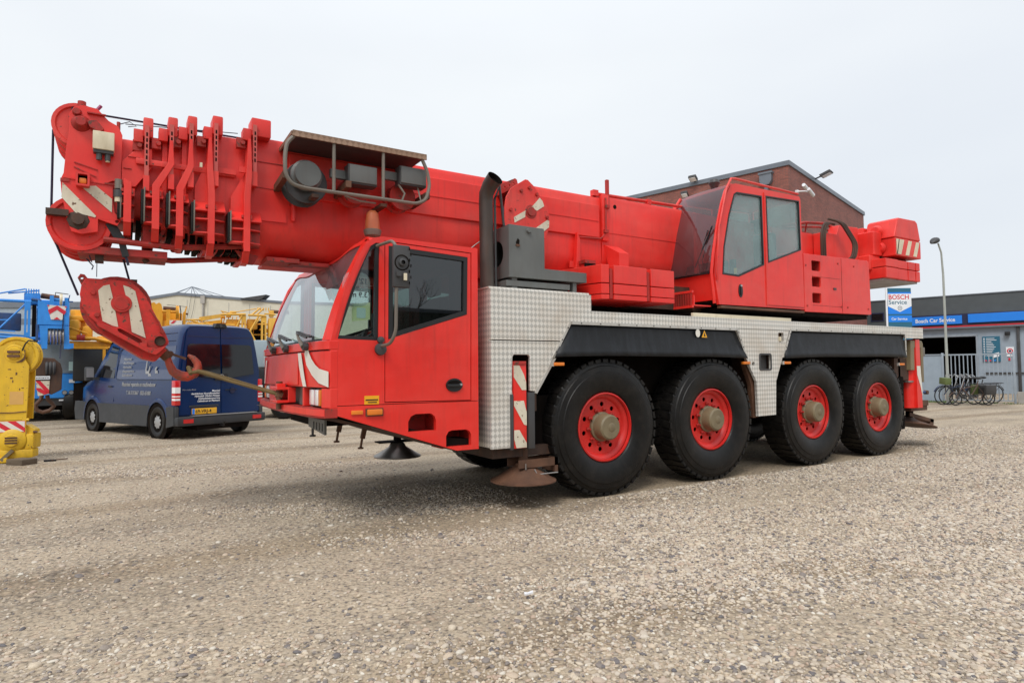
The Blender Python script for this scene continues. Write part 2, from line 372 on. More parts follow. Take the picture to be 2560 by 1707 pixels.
def gravel_mat():
    m, n, b = mk('gravel_ground')
    v = coords(n)
    wig = N(n, 'ShaderNodeTexNoise', Scale=14.0, Detail=2.0); n.links.new(v, wig.inputs['Vector'])
    vv = n.nodes.new('ShaderNodeVectorMath'); vv.operation = 'MULTIPLY_ADD'; n.links.new(wig.outputs['Color'], vv.inputs[0]); vv.inputs[1].default_value = (.03, .03, .0); n.links.new(v, vv.inputs[2])
    cols = []; hs = []
    for sc in (26, 52):
        vo = N(n, 'ShaderNodeTexVoronoi', Scale=float(sc)); n.links.new(vv.outputs[0], vo.inputs['Vector'])
        sp = n.nodes.new('ShaderNodeSeparateColor'); n.links.new(vo.outputs['Color'], sp.inputs[0])
        c = ramp(n, sp.outputs[0], STONES)
        edge = ramp(n, vo.outputs['Distance'], [(.25, 1.0), (.62, .42)])
        cols.append(mixc(n, 1.0, c, edge, 'MULTIPLY')); hs.append(vo.outputs['Distance'])
    mask_sc = noise(n, v, 3.3, 4, .6)
    c = mixc(n, ramp(n, mask_sc, [(.42, 0), (.58, 1)]), cols[1], cols[0])
    fines = ramp(n, noise(n, v, 90, 4, .7), [(.25, (.32, .262, .19)), (.75, (.585, .49, .37))])
    # tracks run roughly along the view of the yard: anisotropic patches of trodden fines
    v2 = coords(n, (.55, 1.6, 1)); patch = noise(n, v2, .9, 5, .62)
    f = ramp(n, patch, [(.42, .95), (.62, .30)])
    spk = noise(n, v, 38, 3, .6); f2 = ramp(n, spk, [(.45, 1), (.62, 0)])
    ff = n.nodes.new('ShaderNodeMath'); ff.operation = 'MULTIPLY'; n.links.new(f, ff.inputs[0]); n.links.new(f2, ff.inputs[1])
    c = mixc(n, ff.outputs[0], c, fines)
    big = ramp(n, noise(n, coords(n, (.35, 1.1, 1)), .8, 3, .5), [(.3, (.81, .79, .755)), (.5, (.98, .965, .935)), (.7, (1.09, 1.075, 1.045))])
    c = mixc(n, 1.0, c, big, 'MULTIPLY')
    # wheel tracks of darker, damp, sandier ground running along the yard
    wv = N(n, 'ShaderNodeTexWave', Scale=.16, Distortion=9.0, Detail=3.0); wv.inputs['Detail Scale'].default_value = .5; wv.bands_direction = 'Y'; n.links.new(coords(n, (.35, 1, 1)), wv.inputs['Vector'])
    c = mixc(n, 1.0, c, ramp(n, wv.outputs[0], [(.03, (.82, .785, .74)), (.24, (1, 1, 1))]), 'MULTIPLY')
    n.links.new(c, b.inputs['Base Color']); b.inputs['Roughness'].default_value = .85; b.inputs['Specular IOR Level'].default_value = .25
    hh = n.nodes.new('ShaderNodeMath'); hh.operation = 'MULTIPLY'; hh.inputs[1].default_value = -1; n.links.new(hs[0], hh.inputs[0])
    bp = N(n, 'ShaderNodeBump', Strength=.8, Distance=.012); n.links.new(hh.outputs[0], bp.inputs['Height'])
    b2 = N(n, 'ShaderNodeBump', Strength=.6, Distance=.01); n.links.new(spk, b2.inputs['Height']); n.links.new(bp.outputs[0], b2.inputs['Normal']); n.links.new(b2.outputs[0], b.inputs['Normal'])
    return m
ground.data.materials.append(gravel_mat())
# loose pebbles: real stones near the camera, one object
def pebbles():
    rg = np.random.default_rng(5); cx, cy = -4.459, -5.211; P = []
    fx, fy = .527, .8498
    nrm = math.hypot(fx, fy); fx /= nrm; fy /= nrm
    for d0, d1, dens in ((2.2, 4.2, 4600), (4.2, 6.5, 3800), (6.5, 9.5, 2400), (9.5, 14, 900)):
        A = .5*(d1*d1-d0*d0)*2*1.05; k = int(A*dens)
        d = np.sqrt(rg.uniform(d0*d0, d1*d1, k)); s_ = rg.uniform(-1.02, 1.02, k)*d*.86
        x = cx+fx*d+fy*s_; y = cy+fy*d-fx*s_
        n1 = np.sin(x*1.1+y*2.3+1.3*np.sin(y*1.7))+np.sin(x*.55-y*1.9+2.1*np.sin(x*.8))*.9+.5*np.sin(x*3.7+y*4.9)
        right = np.clip((x-y*1.0-.5)/4, -1, 1.4)
        keep = rg.uniform(0, 1, k) < np.clip(.42+.26*n1+.48*right, .05, 1)
        keep &= ~((y > 0) & (x > -.8) & (x < 6.5))
        P.append(np.stack([x[keep], y[keep], hgt(x, y)[keep]], 1))
    P = np.concatenate(P); sc = np.exp(rg.normal(-4.78, .36, len(P))); sc = np.clip(sc, .005, .027)
    P[:, 2] += sc*.12
    me = bpy.data.meshes.new('gravel'); me.from_pydata(P.tolist(), [], [])
    at = me.attributes.new('psize', 'FLOAT', 'POINT'); at.data.foreach_set('value', sc.astype(np.float32))
    o = bpy.data.objects.new('gravel', me); COL.objects.link(o); o['kind'] = 'stuff'
    m, n, b = mk('pebble')
    oi = n.nodes.new('ShaderNodeObjectInfo'); c = ramp(n, oi.outputs['Random'], STONES)
    c = mixc(n, .5, c, ramp(n, noise(n, coords(n), 3, 3), [(.3, (.70, .705, .70)), (.7, (.98, .975, .955))]), 'MULTIPLY')
    n.links.new(c, b.inputs['Base Color']); b.inputs['Roughness'].default_value = .6
    g = bpy.data.node_groups.new('pebbles', 'GeometryNodeTree'); g.interface.new_socket('Geometry', in_out='INPUT', socket_type='NodeSocketGeometry'); g.interface.new_socket('Geometry', in_out='OUTPUT', socket_type='NodeSocketGeometry')
    gi = g.nodes.new('NodeGroupInput'); go = g.nodes.new('NodeGroupOutput'); L = g.links.new
    g2i = g.nodes.new('GeometryNodeGeometryToInstance')
    for sd_ in range(4):
        ic = g.nodes.new('GeometryNodeMeshIcoSphere'); ic.inputs['Subdivisions'].default_value = 2; ic.inputs['Radius'].default_value = 1
        sp = g.nodes.new('GeometryNodeSetPosition'); nz_ = g.nodes.new('ShaderNodeTexNoise'); nz_.noise_dimensions = '4D'; nz_.inputs['W'].default_value = sd_*7.3; nz_.inputs['Scale'].default_value = .8; nz_.inputs['Detail'].default_value = 1
        sb = g.nodes.new('ShaderNodeVectorMath'); sb.operation = 'SUBTRACT'; sb.inputs[1].default_value = (.5, .5, .5); ml = g.nodes.new('ShaderNodeVectorMath'); ml.operation = 'SCALE'; ml.inputs['Scale'].default_value = .8
        L(nz_.outputs['Color'], sb.inputs[0]); L(sb.outputs[0], ml.inputs[0]); L(ml.outputs[0], sp.inputs['Offset']); L(ic.outputs[0], sp.inputs[0])
        sh = g.nodes.new('GeometryNodeSetShadeSmooth'); L(sp.outputs[0], sh.inputs[0])
        sm = g.nodes.new('GeometryNodeSetMaterial'); sm.inputs['Material'].default_value = m; L(sh.outputs[0], sm.inputs[0]); L(sm.outputs[0], g2i.inputs[0])
    ip = g.nodes.new('GeometryNodeInstanceOnPoints'); ip.inputs['Pick Instance'].default_value = True
    rv = g.nodes.new('FunctionNodeRandomValue'); rv.data_type = 'FLOAT_VECTOR'; rv.inputs[0].default_value = (-.25, -.25, 0); rv.inputs[1].default_value = (.25, .25, 6.28)
    na = g.nodes.new('GeometryNodeInputNamedAttribute'); na.data_type = 'FLOAT'; na.inputs[0].default_value = 'psize'
    rs = g.nodes.new('FunctionNodeRandomValue'); rs.data_type = 'FLOAT_VECTOR'; rs.inputs[0].default_value = (.9, .65, .42); rs.inputs[1].default_value = (1.35, 1.05, .72); rs.inputs['Seed'].default_value = 4
    ms_ = g.nodes.new('ShaderNodeVectorMath'); ms_.operation = 'SCALE'; L(rs.outputs[0], ms_.inputs[0]); L(na.outputs[0], ms_.inputs['Scale'])
    ri = g.nodes.new('FunctionNodeRandomValue'); ri.data_type = 'INT'; ri.inputs[4].default_value = 0; ri.inputs[5].default_value = 3
    L(gi.outputs[0], ip.inputs['Points']); L(g2i.outputs[0], ip.inputs['Instance']); L(rv.outputs[0], ip.inputs['Rotation']); L(ms_.outputs[0], ip.inputs['Scale'])
    L(ri.outputs[2], ip.inputs['Instance Index']); L(ip.outputs[0], go.inputs[0])
    md = o.modifiers.new('gravel', 'NODES'); md.node_group = g
    return o
pebbles()

# ------------------------------------------------------------------ brick building
BX = R_(15.6)
bb = thing('brick_building', 'tall red brown brick building with grey roof edge behind the crane cab', 'building', (18.0, 9.86, 0), BX)
def brick_mat():
    m, n, b = mk('brick_masonry')
    t = n.nodes.new('ShaderNodeTexCoord'); sp = n.nodes.new('ShaderNodeSeparateXYZ'); n.links.new(t.outputs['Object'], sp.inputs[0])
    ad = n.nodes.new('ShaderNodeMath'); n.links.new(sp.outputs[0], ad.inputs[0]); n.links.new(sp.outputs[1], ad.inputs[1])
    cb = n.nodes.new('ShaderNodeCombineXYZ'); n.links.new(ad.outputs[0], cb.inputs[0]); n.links.new(sp.outputs[2], cb.inputs[1])
    br = N(n, 'ShaderNodeTexBrick', Scale=1.0); n.links.new(cb.outputs[0], br.inputs['Vector'])
    br.inputs['Color1'].default_value = (.34, .115, .085, 1); br.inputs['Color2'].default_value = (.225, .080, .064, 1); br.inputs['Mortar'].default_value = (.15, .10, .085, 1)
    br.inputs['Mortar Size'].default_value = .008; br.inputs['Brick Width'].default_value = .22; br.inputs['Row Height'].default_value = .0625; br.inputs['Bias'].default_value = -.1
    c = mixc(n, .7, br.outputs[0], ramp(n, noise(n, coords(n), .9, 5, .6), [(.3, (.72, .7, .7)), (.7, (1.1, 1.1, 1.1))]), 'MULTIPLY')
    n.links.new(c, b.inputs['Base Color']); b.inputs['Roughness'].default_value = .85
    bp = N(n, 'ShaderNodeBump', Strength=.5, Distance=.006); n.links.new(br.outputs['Fac'], bp.inputs['Height']); bp.invert = True; n.links.new(bp.outputs[0], b.inputs['Normal'])
    return m
brickm = brick_mat()
MB().box(0, 11.5, 0, 14, -.05, 9.42, brickm).obj('wall', bb)
m = MB(); m.box(-.06, 11.56, -.06, 14.06, 9.423, 9.62, fascia); m.obj('roof_edge', bb, bev=.01)
def floodlight(x, y, z, dx, dy):
    m = MB(); m.box(-.05, .05, -.02, .12, -.04, .04, black); m.bar((0, 0, 0), (0, -.28, .1), .05, .05, black)
    Mx = Matrix.Translation((0, -.38, .14)) @ Matrix.Rotation(R_(-25), 4, 'X'); m.box(-.20, .20, -.18, .18, -.06, .06, greyd, .03, Mx); m.box(-.16, .16, -.14, .14, -.075, -.06, whl, 0, Mx)
    o = m.obj('floodlight', bb); o.location = (x, y, z); o.rotation_euler = (0, 0, math.atan2(dx, -dy)); return o
floodlight(3.2, 0, 9.55, 0, -1).scale = (1.0, 1.35, 1.0); floodlight(0, 3.95, 9.55, -1, 0).scale = (.9, .7, 1.0); floodlight(0, 4.4, 8.95, -1, 0).scale = (.8, .5, 1.0)
m = MB(); m.prism([(-.24, .24), (.24, .24), (.24, -.05), (.14, -.2), (-.14, -.2), (-.24, -.05)], 'y', -.2, 0, fascia); m.box(-.28, .28, -.23, .02, .24, .32, fascia); m.box(-.07, .07, -.14, 0, -6.5, -.2, fascia)
o = m.obj('rain_hopper', bb); o.location = (-.001, .85, 8.98); o.rotation_euler = (0, 0, R_(-90))
m = MB(); m.box(-.06, .06, -.12, 0, -.06, .06, signw, .02); m.tube([(0, -.1, 0), (.1, -.35, -.02), (.25, -.45, -.05)], .03, signw); m.lathe([(.001, -.3), (.07, -.3), (.08, .3), (.001, .3)], (0, 0, 0), 'x', signw, 12, Matrix.Translation((.3, -.5, -.05)) @ Matrix.Rotation(R_(14), 4, 'Y'))
m.lathe([(.001, -.15), (.07, -.15), (.08, .15), (.001, .15)], (0, 0, 0), 'x', signw, 12, Matrix.Translation((-.25, -.45, .08)) @ Matrix.Rotation(R_(14), 4, 'Y'))
o = m.obj('security_camera', bb); o.location = (.75, 0, 8.5)

# ------------------------------------------------------------------ garage
FX = math.atan2(-.963, .269)
gb = thing('garage_building', 'low grey garage hall with dark cladding band and blue sign boards', 'building', (31.49, 6.92, 0), FX)
m = MB(); m.prism([(-9, -.05), (9, -.05), (9, 3.28), (-9, 3.28)], 'y', 0, .2, bgrey, holes=[[(-4.6, .02), (-1.9, .02), (-1.9, 2.78), (-4.6, 2.78)]])
m.box(-9, 9, .2, 12, 3.1, 3.25, bgrey); m.box(-9, -8.8, .2, 12, 0, 3.1, bgrey); m.box(8.8, 9, .2, 12, 0, 3.1, bgrey); m.box(-9, 9, 12, 12.2, 0, 3.25, greyd); m.box(-6, 0, 6, 6.1, 0, 3.1, dark); m.obj('wall', gb)
MB().box(-9, 9, -.12, 12.2, 3.30, 4.82, bdark).obj('cladding_band', gb)
MB().box(-9.05, 9.05, -.16, 12.3, 4.823, 4.87, fascia).obj('roof_edge', gb)
MB().box(-4.63, -4.52, -.05, .15, 0, 2.9, bnavy).box(-1.9, -1.82, -.05, .15, 0, 2.85, fencem).box(-4.6, -1.82, -.05, .15, 2.8, 2.9, fencem).obj('door_frame', gb)
MB().box(-4.5, 3.5, -.19, -.122, 3.27, 3.33, signr).obj('red_trim', gb)
MB().box(-4.5, 3.5, -.22, -.122, 3.19, 3.262, fascia).obj('gutter', gb)
MB().box(-4.65, 3.5, -.15, -.123, 3.38, 3.92, bnavy).obj('sign_backing', gb)
b_ = MB().box(-4.57, -2.40, -.24, -.152, 3.42, 3.84, signb).obj('sign_board', gb, bev=.01)
text('sign_lettering', 'Bosch Car Service', .27, MY(-4.36, -.243, 3.55), signw, b_, sx=.84, bold=.006)
MB().box(-2.16, 2.4, -.24, -.152, 3.45, 3.87, signb).obj('sign_board', gb, bev=.01)
ib = MB().box(-1.65, -.97, -.05, -.003, 1.53, 2.75, signt).obj('information_board', gb)
for k in range(11):
    L_ = [.32, .4, .2, .26, .3, .36, .3, .26, .22, .3, .24][k]
    MB().box(-1.5, -1.5+L_, -.054, -.051, 2.64-k*.083, 2.665-k*.083, signw).box(-1.61, -1.55, -.054, -.051, 2.635-k*.083, 2.67-k*.083, signw).obj('printed_line', ib)
MB().prism([(-1.25, 1.72), (-1.02, 1.78), (-1.02, 1.98), (-1.25, 1.92)], 'y', -.055, -.051, signw).obj('printed_panel', ib)
for k in range(3): MB().box(-1.62+k*.17, -1.50+k*.17, -.054, -.051, 1.56, 1.62, signr if k < 2 else signb).obj('printed_mark', ib)
ns = MB().box(-.76, -.46, -.03, -.003, 1.77, 2.22, signw).obj('warning_sign', gb)
MB().prism(circ(-.61, 2.03, .12), 'y', -.035, -.031, signr, holes=[circ(-.61, 2.03, .075)]).obj('red_ring', ns)
MB().prism(circ(-.61, 2.03, .05), 'y', -.035, -.031, bnavy).obj('pictogram', ns)
MB().box(-.68, -.58, -.03, -.003, 1.58, 1.70, signr).obj('small_sign', gb)
MB().box(-.77, -.57, -.22, -.002, 2.78, 2.95, black, .02).obj('wall_lamp', gb)
MB().box(-.34, -.22, -.1, -.002, .1, 3.25, greyd, .02).obj('downpipe', gb)
for x0 in (-6.4, .15):
    f_ = MB().box(x0, x0+.62, -.04, -.002, 2.3 if x0 > 0 else 3.75, 3.0 if x0 > 0 else 4.2, bnavy).obj('window', gb)
    f_.location.y = 0 if x0 > 0 else -.122
    MB().box(x0+.05, x0+.57, -.05, -.042, 2.36 if x0 > 0 else 3.8, 2.94 if x0 > 0 else 4.15, gblack).obj('pane', f_)
MB().box(-1.6, 9, -.06, -.002, .95, 1.02, greyd).obj('wall_rail', gb)
lt = MB(); lt.box(-5.2, -5.05, -.35, -.125, 4.0, 4.1, signw); lt.bar((-5.12, -.3, 4.05), (-5.12, -.13, 4.25), .02, .02, black); lt.obj('sign_lamp', gb)

# ------------------------------------------------------------------ fence, post, banner, bicycles
FN = math.atan2(-.954, .3)
fn = thing('metal_fence', 'galvanised bar fence in front of the garage behind the bicycles', 'fence', (21.6, 6.4, 0), FN)
MB().box(-2.2, .2, 0, .05, .03, 1.76, bgrey).obj('solid_panel', fn, bev=.01)
MB().box(-2.2, .2, -.03, .08, 1.762, 1.80, fencem).obj('panel_cap', fn)
MB().box(.2, 2.3, 0, .05, 1.74, 1.79, fencem).box(.2, 2.3, 0, .05, .08, .12, fencem).obj('rail', fn)
for k in range(16):
    MB().box(.34+k*.125, .37+k*.125, .01, .04, .12, 1.74, fencem).obj('bar', fn)
for x in (.18, 2.27):
    MB().box(x, x+.07, -.02, .07, -.02, 1.84, fencem, .01).obj('post', fn)
lw = thing('low_wall', 'low pale concrete panel wall beside the right end of the fence', 'wall', (21.6, 6.4, 0), FN)
MB().box(2.36, 6.5, .06, .14, -.02, .42, mudg).obj('panel', lw, bev=.01)
gr_ = MB()
rg = random.Random(3)
gm = pm('grass', (.10, .16, .04), .8, var=.4, vscale=9)
c_, s_ = math.cos(FN), math.sin(FN)
for k in range(2600):
    a = rg.uniform(-2.6, 5.5); d = -abs(rg.gauss(0, .28))-.02; x = 21.6+a*c_-d*s_; y = 6.4+a*s_+d*c_
    if a > .6 and rg.random() < .75: continue
    h = rg.uniform(.02, .09); q = rg.uniform(0, 6.28); l = .012
    gr_.add([(x-l*math.cos(q), y-l*math.sin(q), 0), (x+l*math.cos(q), y+l*math.sin(q), 0), (x+rg.gauss(0, .02), y+rg.gauss(0, .02), h)], [(0, 1, 2)], gm)
gr_.obj('grass_verge', None, props={'kind': 'stuff'})

lp = thing('lamp_post', 'tall grey street lamp post standing between crane and bicycles', 'lamp post', (20.4, 5.5, 0))
MB().tube([(0, 0, 0), (0, 0, 1.05)], .065, post, 12).tube([(0, 0, 1.05), (-.02, 0, 4.6), (-.1, 0, 5.4), (-.26, .02, 5.72)], [.048, .036, .030, .028], post, 10).obj('pole', lp)
m = MB(); m.lathe([(.001, -.25), (.07, -.2), (.15, -.02), (.16, .05), (.12, .13), (.001, .16)], (0, 0, 0), 'z', greyd, 16, Matrix.Translation((-.42, .06, 5.8)) @ Matrix.Rotation(R_(65), 4, 'Y') @ Matrix.Scale(.7, 4, (1, 0, 0))); m.obj('lamp_head', lp)

fl = thing('flag_pole', 'white pole carrying a blue and white vertical garage banner', 'flag', (20.45, 7.5, 0), R_(-31.9))
MB().tube([(-.02, 0, 0), (-.02, 0, 4.55)], .035, signw, 10).obj('pole', fl)
bn = MB().box(.03, .93, -.005, .005, 1.6, 4.36, signt).obj('banner', fl)
MB().box(.03, .93, -.010, -.006, 3.36, 4.20, signb).obj('banner_field', bn)
MB().prism([(.03, 4.14), (.93, 4.14), (.93, 3.66), (.48, 3.44), (.03, 3.66)], 'y', -.014, -.011, signw).obj('banner_field', bn)
text('banner_lettering', 'BOSCH', .245, MY(.045, -.016, 3.93), signr, bn, sx=1.0, bold=.004)
text('banner_lettering', 'Service', .23, MY(.05, -.016, 3.74), signt, bn, sx=1.06, bold=.002)
m = MB(); m.prism(circ(.48, 3.585, .085), 'y', -.017, -.015, bdark, holes=[circ(.48, 3.585, .070)]); m.box(.445, .455, -.017, -.015, 3.53, 3.64, bdark).box(.505, .515, -.017, -.015, 3.53, 3.64, bdark).box(.455, .505, -.017, -.015, 3.58, 3.59, bdark); m.obj('banner_emblem', bn)
MB().box(.03, .93, -.010, -.006, 3.05, 3.30, signb).obj('banner_field', bn)
text('banner_lettering', 'Car Service', .13, MY(.14, -.012, 3.13), signw, bn, sx=1.0, bold=.002)

def bicycle(label, loc, rz, fm, lean=.10, group=None, bag=False, crate=False, r=.34):
    t = thing('bicycle', label, 'bicycle', loc, 0, group); t.rotation_euler = (lean, 0, rz)
    for x in (-.55, .55):
        m = MB(); c = (x, 0, r); mj = []
        for k in range(28):
            a = 2*PI*k/28; mj.append(a)
        rr, sr = r-.02, .02; vs = []; fs = []
        for k in range(28):
            for j in range(6):
                a = 2*PI*k/28; b = 2*PI*j/6; q = rr+sr*math.cos(b); vs.append((x+q*math.cos(a), sr*math.sin(b), r+q*math.sin(a)))
        for k in range(28):
            for j in range(6): fs.append((k*6+j, ((k+1) % 28)*6+j, ((k+1) % 28)*6+(j+1) % 6, k*6+(j+1) % 6))
        m.add(vs, fs, black)
        for k in range(14): a = 2*PI*k/14; m.tube([(x, .0, r), (x+(r-.03)*math.cos(a), 0, r+(r-.03)*math.sin(a))], .0022, silver, 3, cap=False)
        m.lathe([(.001, -.03), (.02, -.03), (.02, .03), (.001, .03)], (x, 0, r), 'y', silver, 8)
        m.obj('wheel', t)
    m = MB(); A = (-.28, 0, .80); B = (-.06, 0, .29); D_ = (.55, 0, r); E_ = (-.38, 0, .82); Fp = (-.32, 0, .55)
    for p, q, w_ in ((B, (-.34, 0, .58), .02), (B, (.18, 0, .72), .018), ((-.34, 0, .58), (.2, 0, .70), .015), (B, D_, .012), (D_, (.20, 0, .62), .010), (A, (-.36, 0, .62), .018), ((-.36, 0, .62), (-.55, 0, r), .016)):
        m.tube([p, q], w_, fm, 6)
    m.tube([(.18, 0, .86), (.13, 0, .62), B], .018, fm, 6); m.obj('frame', t)
    MB().tube([(-.38, 0, .62), (-.29, 0, .95), (-.26, 0, 1.0)], .014, silver, 6).tube([(-.26, -.28, 1.0), (-.3, -.2, 1.06), (-.28, 0, 1.02), (-.3, .2, 1.06), (-.16, .28, 1.0)], .012, silver, 6, fillet=.05).obj('handlebar', t)
    MB().lathe([(.001, -.04), (.10, -.02), (.12, .02), (.06, .05), (.001, .055)], (.17, 0, .93), 'z', black, 12).obj('saddle', t)
    for x in (-.55, .55):
        m = MB(); vs = []; fs = []; 
        for k in range(11):
            a = R_(20+k*15) if x > 0 else R_(30+k*13)
            for s2 in (-.03, .03): vs.append((x+(r+.025)*math.cos(a), s2, r+(r+.025)*math.sin(a)))
        for k in range(10): fs.append((2*k, 2*k+1, 2*k+3, 2*k+2))
        m.add(vs, fs, fm); m.obj('mudguard', t)
    MB().box(.25, .85, -.06, .06, .73, .745, black).bar((.8, 0, .73), (.57, 0, r), .008, .008, black).obj('carrier', t)
    MB().lathe([(.001, -.01), (.09, -.01), (.09, .01), (.001, .01)], (-.06, -.03, .29), 'y', greyd, 14).bar((-.06, -.05, .29), (.08, -.06, .18), .015, .015, silver).obj('crankset', t)
    if bag: MB().box(.33, .68, -.19, -.06, .38, .72, olive if crate else greyd, .04).obj('pannier', t)
    if crate: MB().box(-.62, -.40, -.16, .16, .72, .95, olive, .02).obj('crate', t)
    return t
bg_ = 'bicycles parked by the fence'
BA = FN + R_(8)
bicycle('dark blue bicycle with green front crate, leftmost of the bicycles by the fence', (20.28, 5.13, 0), math.atan2(-.50, .86)+R_(0), pm('bike_blue', (.02, .035, .08), .35, var=.1), group=bg_, crate=True, bag=True)
bicycle('black bicycle with dark pannier in the middle of the bicycle row', (20.45, 4.99, 0), math.atan2(-.62, .78), black, group=bg_, bag=True)
bicycle('dark grey bicycle at the right end of the bicycle row, with bare rear carrier', (21.45, 5.05, 0), math.atan2(-.60, .80), greyd, group=bg_)
bicycle('small folding bicycle with little wheels in front of the others', (20.20, 4.70, 0), math.atan2(-.55, .83), pm('bike_brown', (.10, .06, .045), .4, var=.1), group=bg_, bag=True, r=.22)

# ------------------------------------------------------------------ warehouse and far buildings on the left
WH = math.atan2(-3.953, 6.417)
wh = thing('warehouse', 'long cream warehouse with grey roof edge and wire pyramid on top', 'building', (-1.266, 45.55, 0), WH)
MB().prism([(-10, 0), (16, 0), (16, 5.95), (7.6, 6.25), (0, 6.93), (-10, 5.45)], 'y', 0, 20, cladc).obj('wall', wh)
m = MB(); m.prism([(-10.1, 5.43), (0, 6.93), (7.6, 6.26), (16, 5.96), (16, 6.12), (7.6, 6.42), (0, 7.13), (-10.1, 5.63)], 'y', -.08, 20.1, fascia); m.obj('roof_edge', wh)
m = MB(); ap = (.85, 3, 7.75)
for p in ((-1.2, 1, 7.05), (-.6, .4, 7.06), (0, 0, 7.1), (.5, 0, 7.05), (1.0, 0, 7.0), (1.5, 0, 6.96), (2.0, 0, 6.93), (2.5, .2, 6.9), (-1, 5, 7.0), (2.8, 4, 6.9)): m.tube([p, (.75, .6, 7.62)], .022, fascia, 4)
m.obj('wire_pyramid', wh)
MB().box(1.75, 2.05, -.2, -.085, 6.3, 6.85, mudg).box(1.85, 1.95, -.15, -.002, 0, 6.3, mudg).obj('downpipe', wh)
for k, dx in ((0, .95), (1, 1.25)): MB().tube([(dx+.1, -.1, 6.9), (dx-.05, -.12, 5.8), (dx-.35, -.12, 4.6)], .012, greyd, 4).obj('cable', wh)
MB().prism([(4.6, 6.62), (6.5, 6.88), (6.2, 6.6), (6.0, 6.5)], 'y', -.3, .5, greyd).obj('roof_hatch', wh)
for k in range(8): MB().box(.7+k*1.5, .72+k*1.5, -.006, 0, 0, 6.6-k*.12, fascia).obj('panel_joint', wh)
gbh = thing('grey_shed', 'low grey flat roofed shed far behind the blue crane', 'building', (-12.5, 52, 0), R_(-28))
MB().box(0, 9, 0, 6, 0, 6.1, bgrey).obj('wall', gbh); MB().box(-.1, 9.1, -.1, 6.1, 6.1, 6.5, fascia).obj('roof_edge', gbh); MB().box(0, 9, -.03, 0, 4.9, 5.3, fascia).obj('window_band', gbh)

# ================================================================== the red mobile crane
W_ = 2.72; YC = 1.36
cr_ = thing('mobile_crane', 'large red four-axle mobile crane with folded telescopic boom and bare tread plate body', 'mobile crane', (2.0, YC, 0), world_space=True)
WORLD[cr_.name] = Matrix.Translation((2.0, YC, 0))
def part(m, name, bev=0, parent=None, **k): return m.obj(name, parent or cr_, bev=bev, **k)

# ---- wheels
AX = [0, 1.697, 3.80, 5.497]
TR = .742
def make_wheel():
    m = MB(); m.lathe([(.352, .075), (.36, .045), (.375, .05), (.38, .085), (.345, .088), (.33, .095), (.315, .105), (.298, .135)], (0, 0, 0), 'y', redrim, 48)
    m.prism(circ(0, 0, .305, 40), 'y', .128, .140, redrim, holes=[circ(.245*math.cos(2*PI*k/10+.25), .245*math.sin(2*PI*k/10+.25), .027, 10) for k in range(10)] + [circ(0, 0, .10, 20)])
    m.lathe([(.335, .12), (.335, .30), (.001, .30)], (0, 0, 0), 'y', dark, 24)
    wh_ = m.obj('wheel', None)
    m = MB(); prof = [(.352, .08), (.375, .075), (.385, .045), (.40, .032), (.47, .010), (.56, 0), (.60, .003), (.606, .010), (.66, .018), (.668, .030), (.70, .040), (.724, .062)]
    full = prof + [(.729, .10), (.732, .20)] + [(r, .40-h) for r, h in reversed(prof)]
    m.lathe(full, (0, 0, 0), 'y', rubber, 96)
    for s_ in range(2):
        for k in range(44):
            a = 2*PI*(k+.5*s_)/44; q = Matrix.Rotation(a, 4, 'Y')
            y0, y1 = ((.045, .175), (.225, .355))[s_]
            m.box(-.036, .036, y0, y1, .715, .738, rubber, 0, q @ Matrix.Rotation(R_(8 if s_ else -8), 4, 'Z'))
            m.box(-.034, .034, .036 if not s_ else .34, .055 if not s_ else .37, .70, .730, rubber, 0, q)
    for k in range(44): m.box(-.02, .03, .16, .24, .715, .738, rubber, 0, Matrix.Rotation(2*PI*k/44+.05, 4, 'Y'))
    ty = m.obj('tyre', wh_)
    m = MB(); m.lathe([(.001, -.035), (.03, -.035), (.034, -.04), (.118, -.04), (.135, -.025), (.142, .01), (.142, .09), (.16, .10), (.16, .13)], (0, 0, 0), 'y', hubm, 36)
    m.lathe([(.001, -.043), (.045, -.043), (.05, -.040)], (.01, 0, 0), 'y', hubm, 18)
    m.obj('hub', wh_)
    for k in range(10):
        a = 2*PI*k/10+.1
        if k == 0:
            m = MB(); m.lathe([(.001, .075), (.012, .075), (.014, .10), (.022, .105), (.022, .135)], (0, 0, 0), 'y', redd, 6); nut = m.obj('wheel_nut', wh_)
        o = nut if k == 0 else nut.copy()
        if k: COL.objects.link(o)
        o.location = (.19*math.cos(a), 0, .19*math.sin(a)); o.parent = wh_
    return wh_
wheel0 = make_wheel(); first = True
for far in (0, 1):
    for i, x in enumerate(AX):
        o = wheel0 if first else copy_tree(wheel0)
        first = False; o.parent = cr_
        o.location = (x-2.0, (0 if not far else W_)-YC, TR); o.rotation_euler = (0, .37*i+.2*far, PI if far else 0)
        if far: o.rotation_euler = (0, .3*i, PI)
for x in AX:
    part(MB().tube([(x, .25, TR), (x, 2.47, TR)], .09, dark, 10).box(x-.2, x+.2, 1.1, 1.6, TR-.2, TR+.2, dark, .05), 'axle')

# ---- chassis
m = MB(); m.box(-1.5, 7.0, .75, 1.97, .95, 1.62, dark).box(-2.9, -1.5, .8, 1.9, .85, 1.3, dark).box(-1.3, 6.9, .45, 2.27, 1.62, 1.80, dark)
part(m, 'chassis_frame')
m = MB(); m.box(-1.2, 6.3, .46, .50, .85, 1.9, dark)
for x in (-.9, 2.62, 2.9, 6.25): m.box(x-.03, x+.03, .10, 2.62, .95, 1.85, brown)
part(m, 'inner_arch')
part(MB().prism([(.9+.25, 0), (0, 0)] if 0 else [(2.33, 1.45), (2.60, 1.45), (2.60, .72), (2.50, .72), (2.47, 1.15)], 'y', .06, .12, rust), 'arch_post')

